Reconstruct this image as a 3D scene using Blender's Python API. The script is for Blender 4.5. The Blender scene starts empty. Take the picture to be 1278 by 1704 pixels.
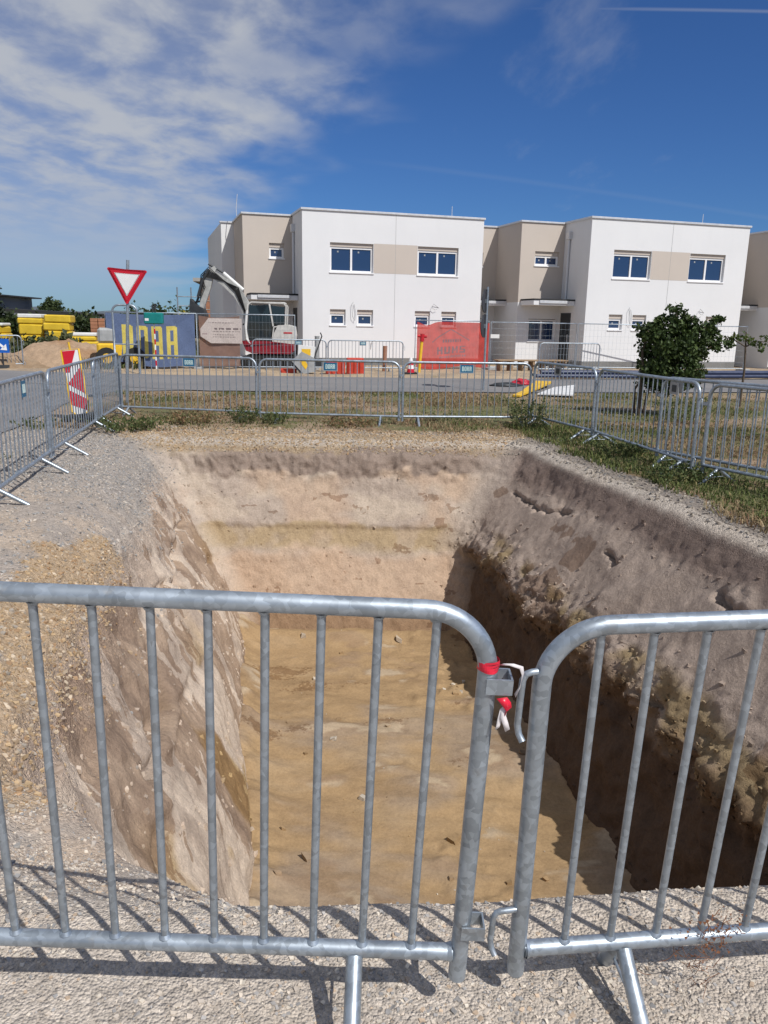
import bpy, math, random
import numpy as np
from mathutils import Matrix, Vector
R = math.radians
random.seed(7); rng = np.random.default_rng(7)
scene = bpy.context.scene
COL = scene.collection

# ------------------------------------------------------------------ camera
EYE = 1.66
cam = bpy.data.cameras.new('camera'); cam_o = bpy.data.objects.new('camera', cam); COL.objects.link(cam_o)
cam.sensor_fit = 'VERTICAL'; cam.sensor_height = 36.0; cam.lens = 36.0 * 1300 / 1704
cam.clip_start = 0.05; cam.clip_end = 5000
pit_, rol_ = R(13.6), R(1.0)
fw = Vector((0, math.cos(pit_), -math.sin(pit_))); r0 = Vector((1, 0, 0)); u0 = r0.cross(fw)
rt = math.cos(rol_) * r0 + math.sin(rol_) * u0; up = rt.cross(fw)
M = Matrix((rt, up, -fw)).transposed().to_4x4(); M.translation = (0, 0, EYE)
cam_o.matrix_world = M
scene.camera = cam_o

# ------------------------------------------------------------------ sun and sky
SUN_AZ, SUN_EL = R(42), R(49.5)          # azimuth: to the right of straight behind the camera
sdir = Vector((math.sin(SUN_AZ) * math.cos(SUN_EL), -math.cos(SUN_AZ) * math.cos(SUN_EL), math.sin(SUN_EL)))
sl = bpy.data.lights.new('sun', 'SUN'); sl.energy = 4.85; sl.angle = R(0.53); sl.color = (1, 0.965, 0.915)
so = bpy.data.objects.new('sun', sl); COL.objects.link(so)
so.rotation_euler = sdir.to_track_quat('Z', 'Y').to_euler()

world = bpy.data.worlds.new('World'); scene.world = world; world.use_nodes = True
nt = world.node_tree; nt.nodes.clear()
def WN(t, **k):
    n = nt.nodes.new(t)
    for a, b in k.items(): setattr(n, a, b)
    return n
def wmath(op, a, b=None, c=None, clamp=False):
    n = WN('ShaderNodeMath', operation=op, use_clamp=clamp)
    for i, v in enumerate((a, b, c)):
        if v is None: continue
        if isinstance(v, (int, float)): n.inputs[i].default_value = v
        else: nt.links.new(v, n.inputs[i])
    return n.outputs[0]
sky = WN('ShaderNodeTexSky', sky_type='NISHITA', sun_disc=False)
sky.sun_elevation = SUN_EL; sky.sun_rotation = math.pi - SUN_AZ
sky.altitude = 200; sky.air_density = 1.0; sky.dust_density = 0.1; sky.ozone_density = 4.5
tc = WN('ShaderNodeTexCoord'); sep = WN('ShaderNodeSeparateXYZ'); nt.links.new(tc.outputs['Generated'], sep.inputs[0])
dz = wmath('MAXIMUM', sep.outputs[2], 0.02)
dzz = wmath('ADD', dz, 0.10)
cx = wmath('DIVIDE', sep.outputs[0], dzz); cy = wmath('DIVIDE', sep.outputs[1], dzz)
comb = WN('ShaderNodeCombineXYZ'); nt.links.new(cx, comb.inputs[0]); nt.links.new(cy, comb.inputs[1])
def wnoise(scale, detail, rough, vec=comb.outputs[0], dist=0.0, off=(0, 0, 0), sc=(1, 1, 1), rot=0.0):
    mp = WN('ShaderNodeMapping'); mp.inputs['Location'].default_value = off; mp.inputs['Scale'].default_value = sc
    mp.inputs['Rotation'].default_value = (0, 0, rot)
    nt.links.new(vec, mp.inputs[0])
    n = WN('ShaderNodeTexNoise'); n.inputs['Scale'].default_value = scale; n.inputs['Detail'].default_value = detail
    n.inputs['Roughness'].default_value = rough; n.inputs['Distortion'].default_value = dist
    nt.links.new(mp.outputs[0], n.inputs[0]); return n.outputs[0]
# the bank of high cloud lies to the left (west), its edge running across the sky
edge = wmath('MULTIPLY_ADD', cx, -1.0, wmath('MULTIPLY_ADD', cy, -0.38, 1.02))
big = wnoise(1.3, 3, 0.55)
puff = wnoise(4.6, 6, 0.55, dist=0.2, sc=(1.0, 0.7, 1), rot=0.5)
veil = wnoise(2.2, 6, 0.6, sc=(1.0, 0.35, 1), rot=-0.5, off=(3, 1, 0))
bank = wmath('ADD', edge, wmath('MULTIPLY_ADD', big, 1.3, -0.65))
bankm = WN('ShaderNodeMapRange', interpolation_type='SMOOTHSTEP'); nt.links.new(bank, bankm.inputs[0])
bankm.inputs[1].default_value = -0.12; bankm.inputs[2].default_value = 0.55
pf = WN('ShaderNodeMapRange', interpolation_type='SMOOTHSTEP'); nt.links.new(puff, pf.inputs[0])
pf.inputs[1].default_value = 0.32; pf.inputs[2].default_value = 0.66
dens = wmath('MULTIPLY', bankm.outputs[0], wmath('MULTIPLY_ADD', pf.outputs[0], 0.58, wmath('MULTIPLY', bankm.outputs[0], 0.30)))
low = WN('ShaderNodeMapRange', interpolation_type='SMOOTHSTEP'); nt.links.new(sep.outputs[2], low.inputs[0]); low.inputs[1].default_value = 0.05; low.inputs[2].default_value = 0.20; low.inputs[3].default_value = 0.0; low.inputs[4].default_value = 1.0
haze_ = wmath('MULTIPLY', bankm.outputs[0], 0.50)
dens = wmath('ADD', haze_, wmath('MULTIPLY', low.outputs[0], wmath('SUBTRACT', dens, haze_)))
wisp = WN('ShaderNodeMapRange', interpolation_type='SMOOTHSTEP'); nt.links.new(veil, wisp.inputs[0])
wisp.inputs[1].default_value = 0.58; wisp.inputs[2].default_value = 0.85; wisp.inputs[4].default_value = 0.28
dens = wmath('MAXIMUM', dens, wisp.outputs[0])
TR1 = ((0.0677, 0.9977), 2.2015); TR2 = ((-0.3183, 0.948), 3.3223)
def trail(n, c_, width, amt, lo, hi):
    d_ = wmath('ABSOLUTE', wmath('SUBTRACT', wmath('ADD', wmath('MULTIPLY', cx, n[0]), wmath('MULTIPLY', cy, n[1])), c_))
    a_ = WN('ShaderNodeMapRange', interpolation_type='SMOOTHSTEP'); nt.links.new(d_, a_.inputs[0]); a_.inputs[1].default_value = 0.0; a_.inputs[2].default_value = width; a_.inputs[3].default_value = amt; a_.inputs[4].default_value = 0.0
    b_ = WN('ShaderNodeMapRange', interpolation_type='SMOOTHSTEP'); nt.links.new(cx, b_.inputs[0]); b_.inputs[1].default_value = lo; b_.inputs[2].default_value = hi
    return wmath('MULTIPLY', a_.outputs[0], b_.outputs[0])
dens = wmath('MAXIMUM', dens, trail(TR1[0], TR1[1], 0.014, 0.20, 0.2, 0.75)); dens = wmath('MAXIMUM', dens, trail(TR2[0], TR2[1], 0.06, 0.04, -0.25, 0.25))
dens = wmath('MULTIPLY', dens, wmath('MULTIPLY', sep.outputs[2], 16.0, clamp=True), clamp=True)
mix = WN('ShaderNodeMixRGB'); nt.links.new(dens, mix.inputs[0])
hs = WN('ShaderNodeMixRGB', blend_type='MULTIPLY'); hs.inputs[0].default_value = 1.0; hs.inputs[2].default_value = (0.43, 0.70, 1.12, 1)
nt.links.new(sky.outputs[0], hs.inputs[1]); nt.links.new(hs.outputs[0], mix.inputs[1]); mix.inputs[2].default_value = (7.4, 7.7, 8.2, 1)
bg = WN('ShaderNodeBackground'); bg.inputs[1].default_value = 0.078
nt.links.new(mix.outputs[0], bg.inputs[0])
wo = WN('ShaderNodeOutputWorld'); nt.links.new(bg.outputs[0], wo.inputs[0])

vs = scene.view_settings
vs.view_transform = 'Standard'; vs.look = 'None'; vs.gamma = 1.0; vs.exposure = -0.2; vs.use_curve_mapping = False

# ------------------------------------------------------------------ numpy noise
def _h(i, j, k):
    n = (i * 374761393 + j * 668265263 + k * 2147483647 * 3 + 1013904223) & 0xFFFFFFFF
    n = ((n ^ (n >> 13)) * 1274126177) & 0xFFFFFFFF
    n = ((n ^ (n >> 16)) * 2246822519) & 0xFFFFFFFF
    return ((n ^ (n >> 15)) & 0xFFFF) / 65535.0
def vnoise(p):
    p = np.asarray(p, float); f = np.floor(p).astype(np.int64); t = p - f; t = t * t * t * (t * (t * 6 - 15) + 10)
    i, j, k = f[:, 0], f[:, 1], f[:, 2]; a, b, c = t[:, 0], t[:, 1], t[:, 2]
    def L(x, y, w): return x + (y - x) * w
    x00 = L(_h(i, j, k), _h(i + 1, j, k), a); x10 = L(_h(i, j + 1, k), _h(i + 1, j + 1, k), a)
    x01 = L(_h(i, j, k + 1), _h(i + 1, j, k + 1), a); x11 = L(_h(i, j + 1, k + 1), _h(i + 1, j + 1, k + 1), a)
    return L(L(x00, x10, b), L(x01, x11, b), c)
def fbm(p, s, o=4, g=0.5, off=0.0):
    p = np.asarray(p, float) * s + off; a, t, w = 1.0, 0, 0
    for _ in range(o):
        t = t + a * vnoise(p); w += a; a *= g; p = p * 2.03 + 17.3
    return t / w
def sstep(a, b, x): t = np.clip((x - a) / (b - a), 0, 1); return t * t * (3 - 2 * t)
def mixc(c, d, m): return c + (np.asarray(d) - c) * np.asarray(m)[:, None]

# ------------------------------------------------------------------ materials
class NT:
    def __init__(s, name):
        s.m = bpy.data.materials.new(name); s.m.use_nodes = True; s.t = s.m.node_tree
        s.b = s.t.nodes['Principled BSDF']; s.out = s.t.nodes['Material Output']
    def n(s, t, **k):
        x = s.t.nodes.new(t)
        for a, b in k.items(): setattr(x, a, b)
        return x
    def l(s, a, b): s.t.links.new(a, b)
    def coord(s, kind='Object', scale=(1, 1, 1)):
        c = s.n('ShaderNodeTexCoord'); mp = s.n('ShaderNodeMapping'); mp.inputs['Scale'].default_value = scale
        s.l(c.outputs[kind], mp.inputs[0]); return mp.outputs[0]
    def noise(s, vec, scale, detail=4, rough=0.55, dist=0.0):
        x = s.n('ShaderNodeTexNoise'); x.inputs['Scale'].default_value = scale; x.inputs['Detail'].default_value = detail
        x.inputs['Roughness'].default_value = rough; x.inputs['Distortion'].default_value = dist; s.l(vec, x.inputs[0]); return x.outputs[0]
    def rng(s, v, a, b, c=0.0, d=1.0):
        x = s.n('ShaderNodeMapRange'); s.l(v, x.inputs[0])
        for i, q in enumerate((a, b, c, d)): x.inputs[i + 1].default_value = q
        return x.outputs[0]
    def math(s, op, a, b=None, clamp=False):
        x = s.n('ShaderNodeMath', operation=op, use_clamp=clamp)
        for i, v in enumerate((a, b)):
            if v is None: continue
            if isinstance(v, (int, float)): x.inputs[i].default_value = v
            else: s.l(v, x.inputs[i])
        return x.outputs[0]
    def mix(s, f, a, b, mode='MIX'):
        x = s.n('ShaderNodeMixRGB', blend_type=mode)
        for i, v in enumerate((f, a, b)):
            if isinstance(v, (int, float)): x.inputs[i].default_value = v
            elif isinstance(v, tuple): x.inputs[i].default_value = v if len(v) == 4 else v + (1,)
            else: s.l(v, x.inputs[i])
        return x.outputs[0]
    def attr(s, name): return s.n('ShaderNodeAttribute', attribute_name=name)
    def bump(s, h, strength, dist):
        x = s.n('ShaderNodeBump'); x.inputs['Strength'].default_value = strength; x.inputs['Distance'].default_value = dist
        s.l(h, x.inputs['Height']); s.l(x.outputs[0], s.b.inputs['Normal'])
    def set(s, color=None, rough=None, metal=None, spec=None):
        if color is not None:
            if isinstance(color, tuple): s.b.inputs['Base Color'].default_value = color + (1,)
            else: s.l(color, s.b.inputs['Base Color'])
        for k, v in (('Roughness', rough), ('Metallic', metal), ('Specular IOR Level', spec)):
            if v is None: continue
            if isinstance(v, (int, float)): s.b.inputs[k].default_value = v
            else: s.l(v, s.b.inputs[k])
        return s.m
MATS = {}
def paint(name, c, rough=0.5, metal=0.0, var=0.15, scale=6.0, spec=0.4, bump=0.0, bs=40.0):
    """plain surface with uneven tone, dirt flecks and a little relief"""
    if name in MATS: return MATS[name]
    k = NT(name); v = k.coord(); n1 = k.noise(v, scale, 5, 0.6); n2 = k.noise(v, scale * 7, 3, 0.6)
    f = k.math('ADD', k.rng(n1, 0.3, 0.7, 1 - var, 1 + var), k.rng(n2, 0.3, 0.7, -var * 0.4, var * 0.4))
    col = k.mix(1.0, c, k.n('ShaderNodeCombineXYZ').outputs[0], 'MULTIPLY')
    cb = col.node.inputs[2].links[0].from_node
    for i in range(3): k.l(f, cb.inputs[i])
    k.set(col, k.rng(n1, 0.3, 0.7, max(0.02, rough - 0.1), min(1, rough + 0.1)), metal, spec)
    if bump: k.bump(k.noise(v, bs, 4, 0.6), bump, 0.01)
    MATS[name] = k.m; return k.m

def galv():
    k = NT('galvanised steel'); v = k.coord()
    w = k.n('ShaderNodeTexVoronoi'); w.inputs['Scale'].default_value = 62; k.l(v, w.inputs[0])
    n1 = k.noise(v, 5, 5, 0.65); n2 = k.noise(v, 60, 3)
    sepc = k.n('ShaderNodeSeparateColor'); k.l(w.outputs['Color'], sepc.inputs[0])
    tone = k.math('ADD', k.rng(sepc.outputs[0], 0, 1, -0.07, 0.09), k.rng(n1, 0.3, 0.7, -0.07, 0.07))
    tone = k.math('ADD', tone, 0.40)
    cb = k.n('ShaderNodeCombineXYZ'); k.l(k.math('MULTIPLY', tone, 0.88), cb.inputs[0]); k.l(k.math('MULTIPLY', tone, 1.0), cb.inputs[1]); k.l(k.math('MULTIPLY', tone, 1.12), cb.inputs[2])
    dirt = k.rng(k.noise(v, 11, 6, 0.7), 0.56, 0.74)
    col = k.mix(k.math('MULTIPLY', dirt, 0.55), cb.outputs[0], (0.30, 0.26, 0.22))
    k.bump(n2, 0.08, 0.002)
    return k.set(col, k.math('ADD', k.rng(n1, 0.3, 0.7, 0.36, 0.52), k.math('MULTIPLY', dirt, 0.25)), 0.7, 0.5)
GALV = galv()

def earth(name, gravel_bump=0.6, soft=False):
    """soil: strata colour, moisture and stoniness come as attributes, grain and wet edges from noise"""
    k = NT(name); v = k.coord()
    a = k.attr('Col'); wet = k.attr('wet').outputs['Fac']; gr = k.attr('grav').outputs['Fac']
    nf = k.noise(v, 38, 6, 0.7); nm = k.noise(v, 7, 5, 0.6, 0.4); nx = k.noise(v, 160, 3, 0.7)
    vo = k.n('ShaderNodeTexVoronoi'); vo.inputs['Scale'].default_value = 48; k.l(v, vo.inputs[0])
    vo2 = k.n('ShaderNodeTexVoronoi'); vo2.inputs['Scale'].default_value = 120; k.l(v, vo2.inputs[0])
    f = k.math('ADD', k.rng(nf, 0.25, 0.75, 0.80, 1.18), k.rng(nm, 0.3, 0.7, -0.10, 0.10))
    f = k.math('ADD', f, k.rng(nx, 0.3, 0.7, -0.10, 0.10))
    cb = k.n('ShaderNodeCombineXYZ')
    for i in range(3): k.l(f, cb.inputs[i])
    col = k.mix(1.0, a.outputs['Color'], cb.outputs[0], 'MULTIPLY')
    stone = k.mix(0.62, vo.outputs['Color'], (0.45, 0.40, 0.34)); stone2 = k.mix(0.62, vo2.outputs['Color'], (0.45, 0.40, 0.34))
    sm = k.mix(0.5, stone, stone2)
    sb = k.n('ShaderNodeRGBToBW'); k.l(sm, sb.inputs[0])
    cs = k.n('ShaderNodeCombineXYZ'); fs = k.rng(sb.outputs[0], 0.25, 0.6, 0.62, 1.42)
    for i in range(3): k.l(fs, cs.inputs[i])
    col = k.mix(gr, col, k.mix(1.0, col, cs.outputs[0], 'MULTIPLY'))
    sv = k.n('ShaderNodeCombineXYZ'); k.l(k.attr('sa').outputs['Fac'], sv.inputs[0]); k.l(k.attr('sb').outputs['Fac'], sv.inputs[1])
    wm = k.math('ADD', wet, k.rng(k.noise(v, 22, 5, 0.7), 0.3, 0.7, -0.06, 0.06)); wm = k.math('ADD', wm, k.rng(k.noise(sv.outputs[0], 1.0, 6, 0.62), 0.3, 0.7, -0.16, 0.16))
    wmask = k.rng(wm, 0.485, 0.515)
    dark = k.mix(1.0, col, (0.66, 0.59, 0.535), 'MULTIPLY')
    col = k.mix(wmask, col, dark)
    h = k.math('ADD', k.math('MULTIPLY', nf, 0.5), k.math('MULTIPLY', nm, 0.9))
    h = k.math('ADD', h, k.math('MULTIPLY', nx, 0.16))
    hv = k.math('MULTIPLY', k.math('SUBTRACT', 0.5, vo.outputs['Distance']), k.math('MULTIPLY', gr, gravel_bump))
    h = k.math('ADD', h, hv); h = k.math('ADD', h, k.math('MULTIPLY', k.math('MULTIPLY', gr, -0.45), vo2.outputs['Distance']))
    k.bump(h, 0.35 if soft else 0.75, 0.02 if soft else 0.03)
    return k.set(col, k.rng(wmask, 0, 1, 0.95, 0.72), 0.0, 0.25)
EARTH = earth('bare earth', 0.4); MUD = earth('wet clay', soft=True)

def asphalt():
    k = NT('asphalt'); v = k.coord(); n = k.noise(v, 0.6, 5, 0.6); g = k.noise(v, 160, 2, 0.7); st = k.noise(k.coord(scale=(0.25, 1.5, 1)), 1.0, 4, 0.6)
    c = k.mix(k.rng(n, 0.3, 0.7), (0.185, 0.18, 0.185), (0.25, 0.242, 0.24)); c = k.mix(k.rng(st, 0.45, 0.75, 0, 0.5), c, (0.30, 0.275, 0.245))
    c = k.mix(k.rng(g, 0.35, 0.65, 0, 0.5), c, (0.12, 0.12, 0.125)); k.bump(g, 0.4, 0.006)
    return k.set(c, 0.9, 0, 0.3)
def render_wall(name, c):
    k = NT(name); v = k.coord(); n = k.noise(v, 0.45, 5, 0.6); n2 = k.noise(v, 120, 2); st = k.noise(k.coord(scale=(3, 3, 0.35)), 1.2, 5, 0.65)
    f = k.math('ADD', k.rng(n, 0.3, 0.7, 0.955, 1.02), k.rng(st, 0.5, 0.8, 0.0, -0.022)); cb = k.n('ShaderNodeCombineXYZ')
    for i in range(3): k.l(f, cb.inputs[i])
    k.bump(n2, 0.25, 0.004); return k.set(k.mix(1.0, c, cb.outputs[0], 'MULTIPLY'), 0.88, 0, 0.2)
def vcol(name, rough=0.8, trans=0.0, spec=0.2, bump=0.0):
    k = NT(name); a = k.attr('Col'); v = k.coord(); n = k.noise(v, 30, 4, 0.6); cb = k.n('ShaderNodeCombineXYZ'); f = k.rng(n, 0.3, 0.7, 0.82, 1.15)
    for i in range(3): k.l(f, cb.inputs[i])
    col = k.mix(1.0, a.outputs['Color'], cb.outputs[0], 'MULTIPLY')
    k.set(col, rough, 0, spec)
    if bump: k.bump(n, bump, 0.01)
    if trans:
        tr = k.n('ShaderNodeBsdfTranslucent'); k.l(col, tr.inputs[0]); mx = k.n('ShaderNodeMixShader'); mx.inputs[0].default_value = trans
        k.l(k.b.outputs[0], mx.inputs[1]); k.l(tr.outputs[0], mx.inputs[2]); k.l(mx.outputs[0], k.out.inputs[0])
    return k.m
def net_cloth(name, see):
    k = NT(name); a = k.attr('Col'); v = k.coord(); n = k.noise(v, 4, 4, 0.6); cb = k.n('ShaderNodeCombineXYZ'); f = k.rng(n, 0.3, 0.7, 0.85, 1.12)
    for i in range(3): k.l(f, cb.inputs[i])
    col = k.mix(1.0, a.outputs['Color'], cb.outputs[0], 'MULTIPLY'); k.set(col, 0.75, 0, 0.2)
    tl = k.n('ShaderNodeBsdfTranslucent'); k.l(col, tl.inputs[0]); tp = k.n('ShaderNodeBsdfTransparent')
    m1 = k.n('ShaderNodeMixShader'); m1.inputs[0].default_value = 0.3; k.l(k.b.outputs[0], m1.inputs[1]); k.l(tl.outputs[0], m1.inputs[2])
    m2 = k.n('ShaderNodeMixShader'); m2.inputs[0].default_value = see; k.l(m1.outputs[0], m2.inputs[1]); k.l(tp.outputs[0], m2.inputs[2])
    k.l(m2.outputs[0], k.out.inputs[0]); return k.m
def glass_dark(name, c=(0.018, 0.04, 0.105)):
    k = NT(name); n = k.noise(k.coord(), 0.8, 2); k.bump(n, 0.05, 0.02); return k.set(c, 0.04, 0, 0.9)

ASPH = asphalt(); WHITE = render_wall('white render', (0.73, 0.735, 0.745)); TAN = render_wall('beige render', (0.55, 0.49, 0.435))
PEB = vcol('pebbles', 0.85); LEAF = vcol('leaves', 0.6, 0.25, 0.35); GRASS = vcol('grass blades', 0.75, 0.2); BARK = paint('bark', (0.10, 0.075, 0.055), 0.9, bump=0.8, bs=30)
GLASS = glass_dark('window glass'); FRAMEW = paint('white window frame', (0.80, 0.80, 0.81), 0.35, var=0.03)
ZINC = paint('pale metal coping', (0.62, 0.63, 0.65), 0.45, 0.3, 0.06); PLINTH = paint('grey plinth plaster', (0.19, 0.19, 0.185), 0.9, var=0.12, scale=2, bump=0.3)
PRINT = vcol('printed tarpaulin', 0.55); REDNET = net_cloth('red mesh tarpaulin', 0.14); BROWNNET = net_cloth('brown privacy mesh', 0.10)
RED = paint('red paint', (0.50, 0.02, 0.03), 0.4); YEL = paint('yellow paint', (0.75, 0.46, 0.03), 0.45); BLACK = paint('black rubber', (0.018, 0.018, 0.018), 0.75, bump=0.3)
WPAINT = paint('white paint', (0.72, 0.72, 0.70), 0.4, var=0.08); GREYP = paint('grey paint', (0.33, 0.34, 0.34), 0.5); DARKST = paint('dark steel', (0.06, 0.065, 0.07), 0.5, 0.5)
PLATEB = paint('blue plate', (0.02, 0.13, 0.24), 0.45); PLATEL = paint('pale lettering', (0.62, 0.78, 0.74), 0.5); WOOD = paint('weathered wood', (0.30, 0.21, 0.13), 0.85, var=0.3, scale=12, bump=0.4)
TEAL = paint('teal plastic', (0.01, 0.20, 0.19), 0.4); TAPER = paint('red tape', (0.70, 0.02, 0.05), 0.35); TAPEW = paint('white tape', (0.75, 0.70, 0.70), 0.35)
BLUEP = paint('blue plastic pipe', (0.045, 0.058, 0.11), 0.4); REDBOX = paint('red plastic', (0.50, 0.055, 0.03), 0.5); SIGNR = paint('sign red', (0.55, 0.012, 0.03), 0.35, var=0.05); SIGNW = paint('sign white', (0.78, 0.78, 0.78), 0.35, var=0.04)
SIGNB = paint('sign blue', (0.01, 0.10, 0.42), 0.35, var=0.05); FOILY = paint('yellow foil', (0.62, 0.43, 0.035), 0.35, var=0.12, scale=3, bump=0.5, bs=6); BRICK = paint('hollow brick', (0.36, 0.17, 0.10), 0.9, var=0.2, scale=4)
GLASSC = glass_dark('cab glass', (0.012, 0.02, 0.026)); ROOFD = paint('dark roofing', (0.03, 0.03, 0.032), 0.8); FACGREY = render_wall('grey boards', (0.20, 0.21, 0.22))

# ------------------------------------------------------------------ mesh helpers
class MB:
    def __init__(s): s.v = []; s.f = []; s.sm = []
    def add(s, v, f, smooth=False):
        o = len(s.v); s.v += [tuple(p) for p in v]; s.f += [tuple(i + o for i in q) for q in f]; s.sm += [smooth] * len(f); return s
    def box(s, x0, x1, y0, y1, z0, z1, bev=0.0):
        if bev <= 0:
            v = [(x, y, z) for z in (z0, z1) for y in (y0, y1) for x in (x0, x1)]
            return s.add(v, [(0, 2, 3, 1), (4, 5, 7, 6), (0, 1, 5, 4), (2, 6, 7, 3), (0, 4, 6, 2), (1, 3, 7, 5)])
        b = min(bev, (x1 - x0) / 2.01, (y1 - y0) / 2.01, (z1 - z0) / 2.01)
        pts = []
        for sz, z in ((-1, z0), (1, z1)):
            for sy, y in ((-1, y0), (1, y1)):
                for sx, x in ((-1, x0), (1, x1)):
                    pts += [(x, y - sy * b, z - sz * b), (x - sx * b, y, z - sz * b), (x - sx * b, y - sy * b, z)]
        def i(sx, sy, sz, k): return ((sz > 0) * 4 + (sy > 0) * 2 + (sx > 0)) * 3 + k
        f = []
        for q in (-1, 1):
            f.append(tuple(i(q, a, c, 0) for a, c in ((-1, -1), (1, -1), (1, 1), (-1, 1))[::q]))
            f.append(tuple(i(a, q, c, 1) for a, c in ((-1, -1), (-1, 1), (1, 1), (1, -1))[::q]))
            f.append(tuple(i(a, c, q, 2) for a, c in ((-1, -1), (1, -1), (1, 1), (-1, 1))[::q]))
        for a in (-1, 1):
            for c in (-1, 1):
                f.append((i(a, c, -1, 0), i(a, c, 1, 0), i(a, c, 1, 1), i(a, c, -1, 1)))
                f.append((i(a, -1, c, 0), i(a, 1, c, 0), i(a, 1, c, 2), i(a, -1, c, 2)))
                f.append((i(-1, a, c, 1), i(1, a, c, 1), i(1, a, c, 2), i(-1, a, c, 2)))
                for e in (-1, 1): f.append((i(a, c, e, 0), i(a, c, e, 1), i(a, c, e, 2)))
        return s.add(pts, f)
    def tube(s, path, r, n=10, cap=True):
        P = [Vector(p) for p in path]; rs = r if isinstance(r, (list, tuple)) else [r] * len(P)
        d0 = (P[1] - P[0]).normalized(); ref = Vector((0, 0, 1)) if abs(d0.z) < 0.9 else Vector((1, 0, 0))
        a = d0.cross(ref).normalized(); V = []; F = []
        for k, p in enumerate(P):
            d = (P[min(k + 1, len(P) - 1)] - P[max(k - 1, 0)]).normalized()
            a = (a - d * a.dot(d)).normalized(); b = d.cross(a)
            for j in range(n):
                t = 2 * math.pi * j / n; V.append(p + (a * math.cos(t) + b * math.sin(t)) * rs[k])
        for k in range(len(P) - 1):
            for j in range(n): F.append((k * n + j, k * n + (j + 1) % n, (k + 1) * n + (j + 1) % n, (k + 1) * n + j))
        s.add(V, F, True)
        if cap: s.add(V[:n], [tuple(range(n))[::-1]]); s.add(V[-n:], [tuple(range(n))])
        return s
    def prism(s, poly, y0, y1):
        """polygon in x,z extruded along y"""
        n = len(poly); v = [(x, y0, z) for x, z in poly] + [(x, y1, z) for x, z in poly]
        return s.add(v, [tuple(range(n)), tuple(range(2 * n - 1, n - 1, -1))] + [(i, i + n, (i + 1) % n + n, (i + 1) % n) for i in range(n)])
    def beam(s, a, b, w, h):
        a, b = Vector(a), Vector(b); d = (b - a).normalized(); ref = Vector((0, 0, 1)) if abs(d.z) < 0.95 else Vector((0, 1, 0))
        x = d.cross(ref).normalized() * (w / 2); y = x.cross(d).normalized() * (h / 2)
        v = [p + q for p in (a, b) for q in (-x - y, x - y, x + y, -x + y)]
        return s.add(v, [(0, 3, 2, 1), (4, 5, 6, 7), (0, 1, 5, 4), (1, 2, 6, 5), (2, 3, 7, 6), (3, 0, 4, 7)])
    def mesh(s, name, mat):
        m = bpy.data.meshes.new(name); m.from_pydata([tuple(p) for p in s.v], [], s.f); m.materials.append(mat)
        m.polygons.foreach_set('use_smooth', s.sm); m.update(); return m
    def build(s, name, mat, parent=None): return link(name, s.mesh(name, mat), parent)
def link(name, data, parent=None, loc=None):
    o = bpy.data.objects.new(name, data); COL.objects.link(o)
    if parent is not None: o.parent = parent
    if loc is not None: o.location = loc
    return o
def tag(o, label=None, cat=None, group=None, kind=None):
    for k, v in (('label', label), ('category', cat), ('group', group), ('kind', kind)):
        if v: o[k] = v
    return o
def thing(name, label, cat, loc=(0, 0, 0), rz=0.0, group=None):
    o = link(name, None); o.location = loc; o.rotation_euler = (0, 0, rz); return tag(o, label, cat, group)
def npmesh(name, V, F, mat, cols=None, smooth=True, extra=None):
    """mesh from numpy arrays with per-vertex attributes; F is an (n,3) or (n,4) array"""
    m = bpy.data.meshes.new(name); V = np.asarray(V, np.float32); F = np.asarray(F, np.int32); n = F.shape[1]
    m.vertices.add(len(V)); m.vertices.foreach_set('co', V.ravel()); m.loops.add(F.size); m.loops.foreach_set('vertex_index', F.ravel())
    m.polygons.add(len(F)); m.polygons.foreach_set('loop_start', np.arange(0, F.size, n, dtype=np.int32)); m.polygons.foreach_set('loop_total', np.full(len(F), n, np.int32))
    m.polygons.foreach_set('use_smooth', np.full(len(F), smooth)); m.update(calc_edges=True)
    if cols is not None:
        a = m.attributes.new('Col', 'FLOAT_COLOR', 'POINT'); c = np.ones((len(V), 4), np.float32); c[:, :3] = cols; a.data.foreach_set('color', c.ravel())
    for k, x in (extra or {}).items():
        a = m.attributes.new(k, 'FLOAT', 'POINT'); a.data.foreach_set('value', np.asarray(x, np.float32))
    m.materials.append(mat); m.validate(); return m

# ================================================================== THE SETTING: ground with the pit
XS = 0.2
def profile(pts, n, pw=None):
    """resample a polyline (a, z) to n points evenly along its length"""
    P = np.array(pts, float); d = np.r_[0, np.cumsum(np.hypot(*np.diff(P, axis=0).T))]; t = np.linspace(0, d[-1], n)
    return np.c_[np.interp(t, d, P[:, 0]), np.interp(t, d, P[:, 1])]
NV = 120
pl = profile([(-2.25, 0), (-1.85, -.04), (-1.52, -.24), (-1.08, -.95), (-.55, -1.66), (-.34, -2.1), (-.28, -2.52)], NV)
prr = profile([(3.86, 0), (3.74, -.06), (3.50, -.32), (2.76, -1.12), (2.70, -1.24), (2.76, -1.42), (2.66, -2.0), (2.50, -2.52)], NV)
pb = profile([(11.55, 0), (11.15, -.06), (10.93, -.18), (10.72, -.62), (9.95, -1.9), (9.62, -2.52)], NV)
pn = profile([(1.93, 0), (1.99, -.03), (2.06, -.25), (2.16, -1.2), (2.22, -2.52)], NV)
lev = np.linspace(0, 1, NV)
rad = {'nl': np.interp(lev, [0, .25, 1], [1.5, 1.25, .35]), 'nr': np.full(NV, .4), 'br': np.interp(lev, [0, 1], [.5, .15]), 'bl': np.interp(lev, [0, 1], [.45, .2])}
NN, NR, NB, NL, NC = 130, 300, 190, 330, 26
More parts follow.
